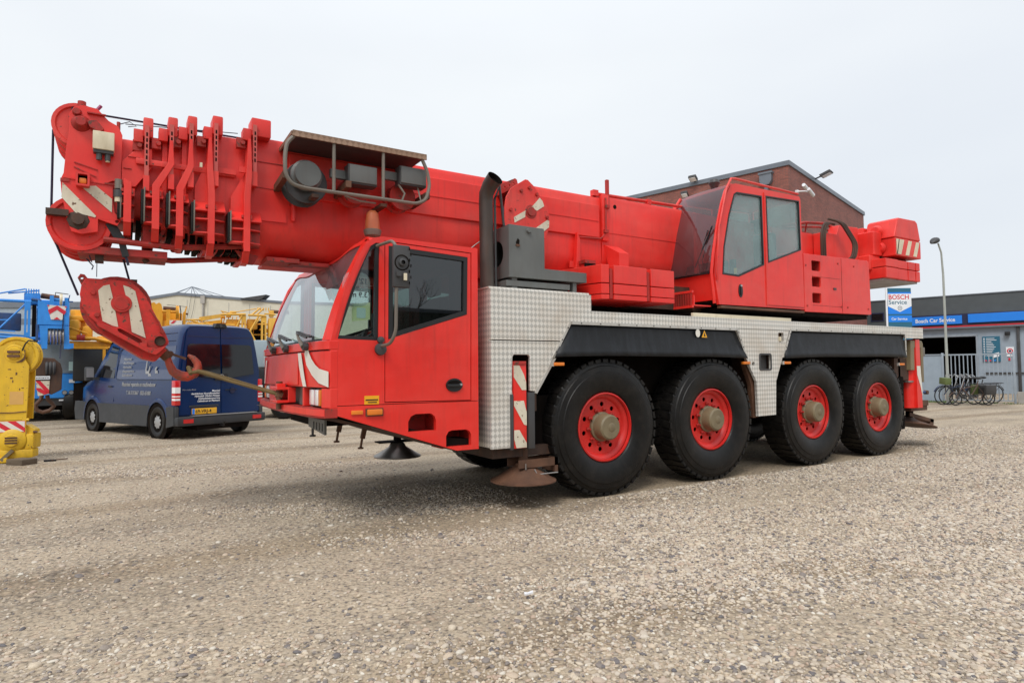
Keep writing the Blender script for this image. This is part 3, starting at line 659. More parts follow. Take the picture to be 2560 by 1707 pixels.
# ---- driver cab
FPL = [(-.003, -3.0), (.12, -3.045), (.45, -3.075), (.9, -3.10), (1.36, -3.11), (1.82, -3.10), (2.27, -3.075), (2.6, -3.045), (2.723, -3.0)]   # (y, x) front contour
def front_slab(z0, z1, dx0, dx1, m, y0=-.003, y1=2.723, M=None, mbs=None):
    pts = [(y, x) for y, x in FPL if y0 < y < y1]
    def xi(y): return np.interp(y, [p[0] for p in FPL], [p[1] for p in FPL])
    pts = [(y0, xi(y0))]+pts+[(y1, xi(y1))]
    poly = [(x-dx0, y) for y, x in pts]+[(x+dx1, y) for y, x in reversed(pts)]
    mbs = mbs or MB(); mbs.prism(poly, 'z', z0, z1, m); return mbs
side = [(-3.0, 1.085), (-3.0, 1.63), (-2.86, 2.14), (-2.77, 2.36), (-2.70, 2.47), (-2.63, 2.53), (-2.55, 2.55), (-1.60, 2.535), (-1.60, 1.085)]
qwin = [(-2.965, 1.645), (-2.585, 1.635), (-2.575, 2.49), (-2.61, 2.488), (-2.665, 2.45), (-2.73, 2.34), (-2.82, 2.10)]
door = [(-2.53, 1.095), (-1.675, 1.085), (-1.665, 2.485), (-2.53, 2.515)]
dwin = [(-2.495, 1.645), (-2.43, 1.67), (-1.715, 1.895), (-1.705, 2.44), (-2.49, 2.475)]
m = MB()
for a, b in ((0, .05), (2.67, 2.72)): m.prism(side, 'y', a, b, red, holes=[qwin, door])
cabs = part(m, 'cab_side')
low = [(-3.0, 1.02), (-3.0, 1.079), (-1.60, 1.079), (-1.60, .63), (-1.83, .63)]
steps = [[(-2.31, .83), (-2.31, .92), (-2.285, .965), (-2.24, .985), (-2.09, .985), (-2.055, .96), (-2.04, .92), (-2.04, .83)], [(-1.94, .67), (-1.94, .77), (-1.915, .81), (-1.88, .82), (-1.73, .82), (-1.695, .80), (-1.68, .77), (-1.68, .67)]]
m = MB()
for a, b in ((0, .05), (2.67, 2.72)): m.prism(low, 'y', a, b, red, holes=steps)
part(m, 'cab_skirt')
m = MB()
for s_ in steps:
    x0, x1 = s_[0][0]-.02, s_[-1][0]+.02; z0 = s_[0][1]; z1 = s_[3][1]+.02
    m.box(x0, x1, .052, .28, z0-.02, z0-.003, redd).box(x0, x1, .27, .28, z0-.01, z1, redd).box(x0, x0+.01, .052, .27, z0-.01, z1, redd).box(x1-.01, x1, .052, .27, z0-.01, z1, redd).box(x0, x1, .052, .27, z1, z1+.01, redd)
part(m, 'step_recess')
part(MB().prism([(-3.0, 1.02), (-1.82, .63), (-1.60, .63), (-1.60, .72), (-1.85, .74), (-2.98, 1.05)], 'y', .052, 2.668, dark), 'cab_belly')
# underside plate of the overhang, stained
part(MB().prism([(-2.99, 1.012), (-1.85, .628), (-1.6, .622), (-1.6, .627), (-1.84, .634), (-2.98, 1.02)], 'y', .03, 2.69, brown), 'belly_plate')
# roof, back, floor
m = MB(); roof = [(.03, 2.53), (.10, 2.555), (.35, 2.545), (.75, 2.47), (1.95, 2.47), (2.37, 2.545), (2.62, 2.555), (2.69, 2.53), (2.69, 2.50), (2.3, 2.49), (1.95, 2.43), (.75, 2.43), (.4, 2.49), (.03, 2.50)]
m.prism(roof, 'x', -2.66, -1.602, red); part(m, 'cab_roof', bev=.01)
m = MB(); m.prism([(.052, 1.0), (2.668, 1.0), (2.668, 2.47), (.052, 2.47)], 'x', -1.66, -1.61, red, holes=[rrect(.5, 1.15, 1.75, 2.35, .05), rrect(1.55, 2.25, 1.75, 2.35, .05)]); part(m, 'cab_back_wall')
part(MB().box(-2.98, -1.66, .052, 2.668, 1.10, 1.14, inter), 'cab_floor')
# windshield frame and glass
def wpt(y, t, off=0):      # t 0..1 from base to top
    bx = np.interp(y, [p[0] for p in FPL], [p[1] for p in FPL]); x0, z0 = bx+.015, 1.635
    zt = np.interp(y, [.05, .35, .8, 1.92, 2.37, 2.67], [2.50, 2.51, 2.455, 2.455, 2.51, 2.50]); tx = -2.68-.03*math.sin(PI*y/2.72)
    bul = -.035*math.sin(PI*t)
    return (x0+(tx-x0)*t+bul+off, y, z0+(zt-z0)*t)
m = MB(); ys = np.linspace(.085, 2.635, 17); ts = np.linspace(0, 1, 7); vs = [wpt(y, t) for y in ys for t in ts]
m.add(vs, [(i*7+j, i*7+j+1, (i+1)*7+j+1, (i+1)*7+j) for i in range(16) for j in range(6)], wind); part(m, 'windshield')
m = MB()
for y, dy in ((.045, .075), (2.60, .075)):
    vs = []
    for t in ts:
        for yy in (y-.04, y+dy):
            for off in (-.008, .05): vs.append(wpt(min(2.70, max(.01, yy)), t, off))
    fs = []
    for j in range(6):
        a = j*4; b = a+4
        fs += [(a, a+2, b+2, b), (a+1, b+1, b+3, a+3), (a, b, b+1, a+1), (a+2, a+3, b+3, b+2)]
    m.add(vs, fs, red)
part(m, 'windshield_pillar')
m = MB(); vs = []
for y in ys: vs += [wpt(y, .97, -.012), wpt(y, 1.03, .0), wpt(y, 1.03, .05), wpt(y, .97, .05)]
m.add(vs, [(i*4+k, i*4+(k+1) % 4, i*4+4+(k+1) % 4, i*4+4+k) for i in range(16) for k in range(4)], red); part(m, 'windshield_header')
m = MB(); vs = []
for y in ys: vs += [wpt(y, .0, -.006), wpt(y, .018, -.006)]
m.add(vs, [(i*2, i*2+1, i*2+3, i*2+2) for i in range(16)], black); part(m, 'windshield_seal')
def ring(poly, k):        # inset polygon by about k towards its centroid
    cx = sum(p[0] for p in poly)/len(poly); cz = sum(p[1] for p in poly)/len(poly); o = []
    for i, p in enumerate(poly):
        a = Vector((p[0]-poly[i-1][0], p[1]-poly[i-1][1])).normalized(); nx_ = poly[(i+1) % len(poly)]; b = Vector((nx_[0]-p[0], nx_[1]-p[1])).normalized()
        n1 = Vector((-a.y, a.x)); n2 = Vector((-b.y, b.x))
        if n1.dot(Vector((cx-p[0], cz-p[1]))) < 0: n1 = -n1
        if n2.dot(Vector((cx-p[0], cz-p[1]))) < 0: n2 = -n2
        mm = (n1+n2); mm = mm/max(.5, mm.dot(n1)); o.append((p[0]+mm.x*k, p[1]+mm.y*k))
    return o
qin = [(-2.925, 1.675), (-2.62, 1.668), (-2.61, 2.44), (-2.625, 2.44), (-2.665, 2.405), (-2.71, 2.31), (-2.79, 2.08)]
for a, b in ((.012, .045), (2.675, 2.708)):
    g_ = part(MB().prism([(x*.998-.0055, z*.998+.004) for x, z in qwin], 'y', a, b, black, holes=[qin]), 'quarter_window_frame')
    part(MB().prism(qin, 'y', (a+b)/2, (a+b)/2+.006, gfar if a > 1 else glassm('quarter_glass', (.80, .86, .84), .015, ior=1.5)), 'quarter_window_pane', parent=g_)
    d_ = part(MB().prism(ring(door, .008), 'y', a-.008, b, red, holes=[dwin]), 'door')
    part(MB().prism(ring(dwin, .003), 'y', a-.010, b, black, holes=[ring(dwin, .042)]), 'window_frame', parent=d_)
    part(MB().prism(ring(dwin, .041), 'y', (a+b)/2-.003, (a+b)/2+.003, gdoor if a < 1 else gfar), 'window_pane', parent=d_)
    if a < 1:
        m = MB(); m.prism([(-1.855+.085*math.cos(t_), 1.235+.062*math.sin(t_)) for t_ in np.linspace(0, 2*PI, 24, endpoint=False)], 'y', -.008, .012, black); m.prism([(-1.855+.07*math.cos(t_), 1.25+.03*math.sin(t_)) for t_ in np.linspace(0, PI, 12)], 'y', -.012, -.007, dark); m.box(-1.935, -1.785, -.026, -.012, 1.218, 1.242, black, .006).disc((-1.795, 0, 1.24), 'y', .011, -.03, -.012, silver, 10)
        part(m, 'door_handle', parent=d_)
# front
m = MB(); front_slab(1.235, 1.545, 0, .06, red, mbs=m); front_slab(1.555, 1.63, .012, .07, red, mbs=m); part(m, 'front_panel', bev=.006)
m = MB(); front_slab(1.25, 1.535, .010, -.002, red, .72, 2.02, mbs=m); part(m, 'front_hatch', bev=.004)
m = MB()
for a, b in ((-.003, .115), (.555, .60), (1.42, 2.10), (2.60, 2.723)): front_slab(1.065, 1.228, 0, .06, red, a, b, mbs=m)
part(m, 'front_panel', bev=.004)
part(MB().box(-3.01, -2.99, .51, 2.2, 1.06, 1.23, pm('recess_grey', (.22, .215, .20), .6, var=.15, dirt=.5)), 'recess_back')
m = MB(); front_slab(.985, 1.06, .045, .06, redd, mbs=m); front_slab(1.0, 1.055, .05, -.046, red, mbs=m); part(m, 'bumper', bev=.006)
m = MB(); m.prism([(-3.13, .985), (-2.95, .95), (-2.62, .86), (-2.62, .88), (-2.95, .98)], 'y', .08, 2.64, brown); part(m, 'bumper_tray')
for y0, y1 in ((.135, .50), (2.20, 2.56)):
    xf = -3.05
    h_ = part(MB().box(xf+.03, xf+.09, y0-.02, y1+.03, 1.068, 1.226, black), 'headlight')
    for k, (a, b, mm) in enumerate(((y0, y0+.06, orange), (y0+.07, y0+.21, whl), (y0+.22, y0+.36, whl)) if y0 < 1 else ((y0, y0+.14, whl), (y0+.15, y0+.29, whl), (y0+.30, y0+.36, orange))):
        part(MB().box(xf, xf+.03, a, b, 1.078, 1.216, mm, .012), 'lens', parent=h_)
# white decals on the front
def frontdecal(yz, name='white_stripe'):
    m = MB(); n_ = len(yz)//2; vs = []
    for (y, z) in yz:
        x = np.interp(y, [p[0] for p in FPL], [p[1] for p in FPL]); vs.append((x-.0150, y, z))
    m.add(vs, [(i, i+1, len(yz)-2-i, len(yz)-1-i) for i in range(n_-1)], white); part(m, name)
frontdecal([(.70, 1.54), (.66, 1.42), (.60, 1.32), (.54, 1.24), (.44, 1.24), (.49, 1.32), (.54, 1.42), (.60, 1.54)])
frontdecal([(.44, 1.60), (.50, 1.53), (.44, 1.43), (.30, 1.34), (.14, 1.275), (.0, 1.24), (.0, 1.37), (.12, 1.395), (.22, 1.43), (.31, 1.48), (.37, 1.53), (.43, 1.60)])
frontdecal([(2.30, 1.50), (2.36, 1.40), (2.42, 1.30), (2.47, 1.24), (2.41, 1.24), (2.36, 1.30), (2.28, 1.40), (2.20, 1.50)])
frontdecal([(2.50, 1.60), (2.56, 1.50), (2.62, 1.40), (2.68, 1.28), (2.62, 1.40), (2.57, 1.45), (2.52, 1.50), (2.44, 1.60)])
# tow hitch and grey hatch
m = MB(); m.box(-3.22, -3.05, 1.02, 1.34, 1.20, 1.225, red).box(-3.22, -3.05, 1.02, 1.34, 1.075, 1.10, red).box(-3.12, -3.05, 1.00, 1.03, 1.08, 1.22, red).box(-3.12, -3.07, 1.03, 1.40, 1.08, 1.10, redd).box(-3.13, -3.05, 1.36, 1.40, 1.08, 1.22, red)
m.lathe([(.001, -.03), (.03, -.03), (.03, .24), (.001, .24)], (-3.17, 1.16, 1.04), 'z', rust, 12); m.box(-3.2, -3.12, 1.12, 1.2, 1.225, 1.26, red); part(m, 'tow_hitch', bev=.004)
part(MB().disc((0, .70, 1.12), 'x', .035, -3.04, -3.01, greyd, 14), 'socket')
# wipers
for k, (y, q) in enumerate(((.42, .55), (1.05, .5), (1.62, .5))):
    x = np.interp(y, [p[0] for p in FPL], [p[1] for p in FPL])
    m = MB(); m.disc((x-.0, y, 1.59), 'x', .035, -.055, .0, greyd, 12); m.tube([(x-.05, y, 1.59), (x-.06, y+.10, 1.65), (x-.055, y+.22, 1.72)], [.022, .016, .010], tubeg, 8)
    m.tube([(x-.055, y+.22, 1.72), (x-.05, y-.12, 1.665)], .010, black, 6); m.bar((x-.03, y+.30, 1.74), (x-.04, y-.22, 1.665), .03, .012, black)
    part(m, 'wiper')
# interior
m = MB(); m.box(-2.15, -1.75, .35, .85, 1.14, 1.5, seatm, .05).box(-1.85, -1.72, .35, .85, 1.45, 2.1, seatm, .05).box(-1.83, -1.74, .48, .72, 2.12, 2.32, seatm, .04); m.box(-2.15, -1.75, 1.85, 2.35, 1.14, 1.5, seatm, .05).box(-1.85, -1.72, 1.85, 2.35, 1.45, 2.1, seatm, .05); part(m, 'cab_seat')
m = MB(); m.lathe([(.19, -.012), (.205, 0), (.19, .012), (.178, 0), (.19, -.012)], (0, 0, 0), 'z', black, 24, Matrix.Translation((-2.5, .6, 1.72)) @ Matrix.Rotation(R_(-35), 4, 'Y')); m.bar((-2.66, .6, 1.4), (-2.5, .6, 1.72), .05, .05, black); m.bar((-2.58, .42, 1.66), (-2.42, .78, 1.78), .03, .02, black); part(m, 'steering_wheel')
part(MB().prism([(-2.95, 1.14), (-2.7, 1.14), (-2.62, 1.62), (-2.7, 1.68), (-2.98, 1.62)], 'y', .12, 2.6, inter), 'dashboard')
m = MB(); m.prism(rrect(-2.885, -2.64, 1.93, 2.23, .09), 'y', .055, .058, glassm('height_disc', (.92, .95, .95), .1, haze=.25, hazec=(.7, .78, .8))); hd = part(m, 'height_sticker')
for s_, sz, x, z in (("12'10\"", .066, -2.665, 2.13), ('or', .035, -2.74, 2.085), ('3.9 m', .066, -2.665, 2.01)): text('height_lettering', s_, sz, MY(x, .0515, z, True), ink, hd, bold=.001)
part(MB().prism([(-2.80, 1.80), (-2.64, 1.82), (-2.64, 1.97), (-2.80, 1.95)], 'y', .06, .063, paper), 'paper_note')
part(MB().prism(rrect(-2.76, -2.68, 1.83, 1.92, .01), 'y', .057, .059, pm('pale_paper', (.55, .70, .70), .7, var=.05)), 'paper_note')
m = MB(); m.prism([(-2.70, 2.44), (-2.62, 2.44), (-2.72, 2.20), (-2.74, 2.20)], 'y', .3, 1.1, pm('sun_visor', (.06, .012, .012), .7, var=.1)); part(m, 'sun_visor')
# stickers, markers
part(MB().box(-2.71, -2.58, -.003, -.0005, 1.115, 1.16, decal_y).box(-2.71, -2.58, -.003, -.0005, 1.087, 1.114, decal_y).box(-2.70, -2.59, -.005, -.003, 1.12, 1.13, ink).box(-2.68, -2.6, -.005, -.003, 1.10, 1.108, ink), 'yellow_sticker')
part(MB().box(-2.825, -2.725, -.015, -.0005, 1.005, 1.04, orange, .004), 'side_reflector')
part(MB().box(-2.69, -2.555, -.03, -.0005, .995, 1.045, orange, .01).box(-2.70, -2.545, -.012, -.0004, .985, 1.053, rust), 'turn_signal')
# mirror
m = MB(); m.tube([(-2.57, -.005, 1.585), (-2.55, -.20, 1.60), (-2.53, -.27, 1.70), (-2.52, -.27, 2.40), (-2.54, -.22, 2.475), (-2.60, -.005, 2.46)], .0145, tubeg, 8, fillet=.07)
m.lathe([(.001, -.03), (.05, -.02), (.055, 0), (.03, .02), (.001, .02)], (-2.57, -.01, 1.56), 'y', greyd, 12).lathe([(.001, -.03), (.03, -.02), (.03, .01), (.001, .01)], (-2.57, -.01, 1.64), 'y', greyd, 10); mi = part(m, 'mirror_bracket')
m = MB(); m.box(-2.56, -2.41, -.295, -.25, 2.07, 2.43, greyd, .015)
for k in range(7): m.box(-2.425+(k % 2)*.012, -2.415+(k % 2)*.012, -.303, -.299, 2.10+k*.048, 2.125+k*.048, dark)
m.lathe([(.018, -.325), (.032, -.32), (.034, -.295), (.02, -.295)], (-2.485, 0, 2.28), 'y', greyd, 16); m.lathe([(.058, -.300), (.068, -.296)], (-2.485, 0, 2.28), 'y', dark, 20); m.box(-2.54, -2.50, -.32, -.30, 2.16, 2.20, greyd)
m.box(-2.475, -2.445, -.312, -.302, 2.13, 2.19, cream); part(m, 'mirror_housing', parent=mi, bev=.003)
# beacon
m = MB(); m.lathe([(.03, 2.56), (.03, 2.66), (.075, 2.68), (.085, 2.72), (.085, 2.735), (.072, 2.74)], (-2.43, .6, 0), 'z', tubeg, 18); bc = part(m, 'beacon_base')
part(MB().lathe([(.070, 2.738), (.068, 2.82), (.055, 2.90), (.03, 2.925), (.001, 2.93)], (-2.43, .6, 0), 'z', pm('faded_orange_lens', (.50, .14, .055), .35, var=.2), 18), 'beacon_lens', parent=bc)
part(MB().lathe([(.07, 2.555), (.065, 2.60), (.03, 2.63), (.001, 2.635)], (-2.33, .55, 0), 'z', cream, 12), 'antenna_cap')

# ---- aluminium bodywork
jack_slot = [(-1.22, .50), (-1.215, 1.49), (-1.20, 1.515), (-1.03, 1.515), (-1.01, 1.49), (-1.01, 1.155), (-.955, 1.15), (-.955, .50)]
m = MB(); m.prism([(-1.46, 1.655), (-1.46, .61), (-1.22, .61), (-1.22, 1.14), (-1.225, 1.17), (-1.215, 1.50), (-1.20, 1.52), (-1.03, 1.52), (-1.01, 1.50), (-1.01, 1.16), (-.935, 1.155), (-.72, 1.49), (-.62, 1.655)], 'y', 0, .035, alu)
part(m, 'side_panel', bev=.003)
part(MB().prism([(-1.46, 1.665), (-1.46, 2.165), (-.215, 2.16), (-.215, 1.985), (-.215, 1.865), (-.50, 1.865), (-.615, 1.665)], 'y', 0, .035, alu), 'side_panel', bev=.003)
m = MB(); m.box(-1.46, -1.425, .035, 2.68, .62, 2.16, alu).box(-1.46, -.215, .036, 2.68, 2.165, 2.185, alu).box(-.25, -.215, .036, 2.68, 1.99, 2.16, alu).box(-1.46, -.2, 2.68, 2.715, .62, 2.16, alu); part(m, 'front_bulkhead', bev=.003)
m = MB(); m.prism([(-.213, 1.99), (6.85, 2.0), (6.85, 1.825), (6.27, 1.82), (6.27, 1.892), (3.20, 1.868), (2.15, 1.868), (-.213, 1.868)], 'y', 0, .035, alu); part(m, 'deck_edge', bev=.003)
part(MB().box(-.213, 6.85, .036, 2.715, 1.955, 1.985, alu), 'deck_plate')
part(MB().prism([(-.213, 1.99), (6.85, 2.0), (6.85, 1.825), (-.213, 1.868)], 'y', 2.716, 2.74, alu), 'deck_edge')
mid = [(2.13, 1.865), (3.22, 1.865), (3.06, 1.50), (2.91, 1.19), (2.885, .745), (2.52, .74), (2.505, 1.19), (2.30, 1.50)]
m = MB(); m.prism(mid, 'y', 0, .035, alu, holes=[rrect(2.57, 2.815, 1.335, 1.55, .03), circ(2.45, 1.42, .028, 12), rrect(2.98, 3.095, 1.71, 1.835, .015)]); part(m, 'middle_panel')
part(MB().box(2.58, 2.81, .07, .09, 1.34, 1.54, greyd).box(2.97, 3.10, .06, .08, 1.70, 1.84, rust), 'panel_recess')
part(MB().prism(rrect(2.565, 2.82, 1.33, 1.555, .035), 'y', -.008, .0, greyd, holes=[rrect(2.585, 2.80, 1.35, 1.535, .03)]), 'recess_frame')
part(MB().box(3.0, 3.03, -.01, .05, 1.72, 1.78, cream), 'label_plate')
# mudguards with riveted edge strips
def flapm(pts_top, pts_bot, name):
    n_ = 24; vs = []; rows = 7
    for i in range(n_+1):
        t = i/n_; tx = pts_top[0][0]+(pts_top[1][0]-pts_top[0][0])*t; tz = pts_top[0][1]+(pts_top[1][1]-pts_top[0][1])*t
        bx_ = pts_bot[0][0]+(pts_bot[1][0]-pts_bot[0][0])*t; bz = pts_bot[0][1]+(pts_bot[1][1]-pts_bot[0][1])*t+.018*math.sin(t*PI)*(1+.3*math.sin(9*t))
        for j in range(rows):
            s_ = j/(rows-1); vs.append((tx+(bx_-tx)*s_, .022-.055*s_**2*(1+.12*math.sin(11*t+1)), tz+(bz-tz)*s_))
    fs = [(i*rows+j, i*rows+j+1, (i+1)*rows+j+1, (i+1)*rows+j) for i in range(n_) for j in range(rows-1)]
    m = MB(); m.add(vs, fs, flap); o = part(m, name); s2 = o.modifiers.new('thickness', 'SOLIDIFY'); s2.thickness = .008; return o
mg1 = flapm([(-.49, 1.855), (2.13, 1.855)], [(-.72, 1.50), (2.31, 1.49)], 'mudguard')
mg2 = flapm([(3.235, 1.87), (6.25, 1.885)], [(3.07, 1.49), (6.25, 1.51)], 'mudguard')
def strip(p, q, rivets, w_=.03):
    m = MB(); m.bar((p[0], -.004, p[1]), (q[0], -.004, q[1]), .008, w_, alu, upv=(0, 1, 0)) if 0 else m.prism([(p[0], p[1]), (q[0], q[1]), (q[0]+(w_ if abs(q[1]-p[1]) > .1 else 0), q[1]-(0 if abs(q[1]-p[1]) > .1 else w_)), (p[0]+(w_ if abs(q[1]-p[1]) > .1 else 0), p[1]-(0 if abs(q[1]-p[1]) > .1 else w_))], 'y', -.008, 0.0, alumf)
    for k in range(rivets):
        t = (k+.5)/rivets; dx = w_/2 if abs(q[1]-p[1]) > .1 else 0; dz = 0 if dx else -w_/2
        m.disc((p[0]+(q[0]-p[0])*t+dx, 0, p[1]+(q[1]-p[1])*t+dz), 'y', .007, -.013, -.007, black, 6)
    part(m, 'edge_strip')
alumf = pm('aluminium_strip', (.55, .53, .49), .4, metal=.5, var=.1, dirt=.4, dirtc=(.3, .2, .12))
strip((-.49, 1.87), (2.13, 1.87), 10); strip((-.51, 1.865), (-.74, 1.49), 3); strip((2.13, 1.865), (2.30, 1.49), 4); strip((3.24, 1.895), (6.25, 1.91), 11); strip((3.235, 1.87), (3.06, 1.50), 4); strip((6.25, 1.89), (6.255, 1.52), 2)
part(MB().prism([(-.72, 1.485), (-.69, 1.485), (-.93, 1.13), (-.96, 1.14)], 'y', -.005, .04, alumf), 'edge_strip')
for k, (x, z) in enumerate(((-.66, 1.425), (2.30, 1.43), (3.15, 1.43), (6.12, 1.40))):
    part(MB().box(x-.065, x+.065, -.02, .02, z-.017, z+.017, orange, .006).box(x-.10 if k != 1 else x+.05, x-.06 if k != 1 else x+.09, -.01, .02, z-.022, z+.022, alumf), 'side_marker')
m = MB(); m.prism([(.07*math.cos(t_)*.55+1.42, 1.79+.05*math.sin(t_)) for t_ in np.linspace(0, 2*PI, 14, endpoint=False)], 'y', -.006, -.0035, white); part(m, 'round_sticker')
m = MB(); m.prism([(1.475, 1.735), (1.59, 1.735), (1.533, 1.835)], 'y', -.006, -.0035, black); m.prism([(1.484, 1.74), (1.581, 1.74), (1.533, 1.826)], 'y', -.008, -.006, decal_y); m.prism([(1.518, 1.755), (1.548, 1.755), (1.533, 1.80)], 'y', -.010, -.008, ink); part(m, 'warning_triangle')
part(MB().box(1.60, 3.60, .22, .26, 1.99, 2.065, cream, .004), 'deck_rail')
part(MB().box(1.30, 2.0, .30, 1.2, 1.988, 2.02, steel), 'deck_step')

# ---- outriggers
def stripes_jack(x0, x1, polys, y=-.004):
    for p in polys: part(MB().prism(p, 'y', y, y+.003, whitew), 'white_stripe')
m = MB(); m.box(-1.207, -1.055, .0, .15, .60, 1.455, red, .008); part(m, 'outrigger_leg')
m = MB(); m.box(-1.207, -1.062, -.012, 0, 1.42, 1.455, redd, .004); part(m, 'leg_cap')
stripes_jack(0, 0, [[(-1.205, 1.415), (-1.14, 1.415), (-1.085, 1.32), (-1.062, 1.25), (-1.06, 1.17), (-1.11, 1.17), (-1.205, 1.30)], [(-1.205, 1.065), (-1.09, 1.065), (-1.058, .95), (-1.058, .82), (-1.09, .83), (-1.205, 1.02)], [(-1.205, .78), (-1.145, .78), (-1.062, .65), (-1.06, .605), (-1.18, .605), (-1.205, .69)]])
m = MB(); m.box(-1.25, -1.215, -.01, .2, .59, 1.13, greyd, .004).box(-1.04, -.965, -.01, .2, .59, 1.145, greyd, .004).box(-1.035, -.975, .1, .2, .62, 1.10, dark); part(m, 'leg_guide')
part(MB().box(-1.38, -.55, .12, 2.6, .50, .60, brown).box(-1.40, -.60, .2, 2.5, .6, 1.1, dark), 'outrigger_beam')
m = MB(); m.lathe([(.001, .43), (.075, .43), (.085, .405), (.13, .38), (.20, .335), (.30, .275), (.335, .262), (.335, .25), (.001, .25)], (-1.0, .16, 0), 'z', rust, 32); m.tube([(-1.0, .16, .42), (-1.0, .16, .62)], .05, rust, 14); pd = part(m, 'outrigger_pad')
m = MB(); m.box(-1.13, -.66, .03, .05, .395, .475, rust).box(-1.13, -.66, .24, .26, .395, .475, rust).box(-.70, -.66, .03, .26, .33, .475, rust); m.tube([(-.97, .0, .38), (-.95, -.02, .33), (-.70, -.02, .33)], .007, steel, 5); m.tube([(-1.06, .02, .44), (-1.06, .02, .38)], .008, steel, 5); part(m, 'pad_bracket', parent=pd)
m = MB(); m.lathe([(.001, .46), (.06, .46), (.09, .44), (.11, .40), (.22, .33), (.30, .285), (.30, .27), (.001, .27)], (-1.45, 2.45, 0), 'z', steel, 28).tube([(-1.45, 2.45, .45), (-1.45, 2.45, .65)], .05, dark, 12).box(-1.72, -1.2, 2.35, 2.55, .46, .475, dark); part(m, 'outrigger_pad')
# rear outrigger
m = MB(); m.prism([(6.635, .68), (6.80, .68), (6.775, 1.28), (6.765, 1.81), (6.635, 1.81)], 'y', .02, .17, red); m.lathe([(.10, .68), (.10, 1.30)], (6.62, .16, 0), 'z', red, 20); part(m, 'outrigger_leg', bev=.005)
part(MB().prism([(6.64, 1.37), (6.755, 1.37), (6.76, 1.28), (6.795, .90), (6.79, .88), (6.73, 1.05), (6.645, 1.22)], 'y', .014, .018, white), 'white_stripe')
m = MB(); m.prism([(6.50, 1.79), (6.86, 1.79), (6.90, 1.74), (6.90, 1.10), (6.83, 1.10), (6.82, 1.67), (6.61, 1.67), (6.60, 1.30), (6.48, 1.30)], 'y', .03, .25, hubm); part(m, 'leg_guide', bev=.01)
part(MB().box(6.91, 7.0, .05, .2, 1.53, 1.68, tubeg, .01), 'rear_lamp_box')
m = MB(); m.box(6.36, 6.60, .15, 2.6, 1.22, 1.8, brown).box(6.10, 6.56, .10, 2.6, 1.14, 1.5, brown).box(6.45, 6.62, .06, .3, 1.10, 1.13, steel).box(6.35, 6.62, .3, 2.5, .60, 1.15, dark).box(6.3, 6.9, .35, 2.4, 1.3, 1.82, brown); part(m, 'rear_crossmember', bev=.004)
m = MB(); m.box(6.62, 7.16, .12, 2.6, .62, .70, rust).box(6.86, 7.16, .10, .4, .70, .79, rust); part(m, 'outrigger_beam', bev=.004)
m = MB(); m.tube([(7.00, .14, .79), (7.01, .14, .90), (7.08, .14, .93), (7.16, .14, .92)], .018, blued, 8, fillet=.03).disc((7.18, 0, .92), 'y', .035, .11, .17, rust, 12); part(m, 'hook_eye')
Mx = Matrix.Translation((7.15, .42, .42)) @ Matrix.Rotation(R_(11), 4, 'Y')
m = MB(); m.lathe([(.001, .06), (.08, .06), (.10, .04), (.2, 0), (.42, -.055), (.42, -.07), (.001, -.07)], (0, 0, 0), 'z', rust, 28, Mx).tube([(0, 0, .02), (0, 0, .30)], .06, dark, 12, Mx); pd2 = part(m, 'outrigger_pad')
m = MB(); m.box(-.3, .52, -.16, -.14, .05, .11, rust, 0, Mx).box(-.3, .52, .14, .16, .05, .11, rust, 0, Mx).box(.40, .52, -.16, .16, -.03, .11, rust, 0, Mx); part(m, 'pad_bracket', parent=pd2)
part(MB().box(6.2, 6.34, .08, 2.64, .35, 1.2, dark, .02), 'rear_mudflap')
# small things under the front
m = MB(); m.prism([(.47, .97), (1.04, .955), (1.04, .84), (.47, .80)], 'x', -2.92, -2.90, grey, holes=[[(.52+.1*k, .83), (.56+.1*k, .83), (.56+.1*k, .90), (.52+.1*k, .90)] for k in range(4)]); m.tube([(-2.91, .92, .83), (-2.91, .92, .76)], .012, greyd, 6).disc((-2.91, .92, 0), 'z', .03, .75, .765, greyd, 8); part(m, 'license_bracket')
for x, z0, z1, dx in ((-2.64, .90, .69, -.045), (-2.40, .82, .61, -.045)):
    m = MB(); m.bar((x, .9, z0), (x+dx*.6, .9, z0-.12), .04, .04, rust); m.tube([(x+dx*.6, .9, z0-.10), (x+dx, .9, z1)], .012, rust, 6).disc((x+dx, .9, 0), 'z', .03, z1-.01, z1+.005, rust, 8); part(m, 'support_pin')

# ---- exhaust, grey box, winch
m = MB(); EP = [(-1.29, .36, 2.19), (-1.30, .36, 3.10), (-1.30, .35, 3.19), (-1.285, .30, 3.27), (-1.265, .22, 3.33)]; m.tube(EP, [.073, .073, .075, .080, .088], exh, 22, cap=False); m.tube(EP[3:], [.074, .082], dark, 22, cap=False); m.disc((0, 0, 0), 'z', .078, -.001, .001, dark, 18, Matrix.Translation((-1.275, .26, 3.30)) @ (Vector((.02, -.08, .06)).normalized().to_track_quat('Z', 'Y').to_matrix().to_4x4())); part(m, 'exhaust_pipe')
m = MB(); m.tube([(-1.52, .5, 2.55), (-1.13, .5, 2.85)], .006, steel, 5); part(m, 'stay_wire')
m = MB(); L1 = [(-1.095, 2.33), (-1.095, 2.88), (-.66, 2.875), (-.65, 2.86), (-.65, 2.445), (-.08, 2.44), (-.08, 2.33)]
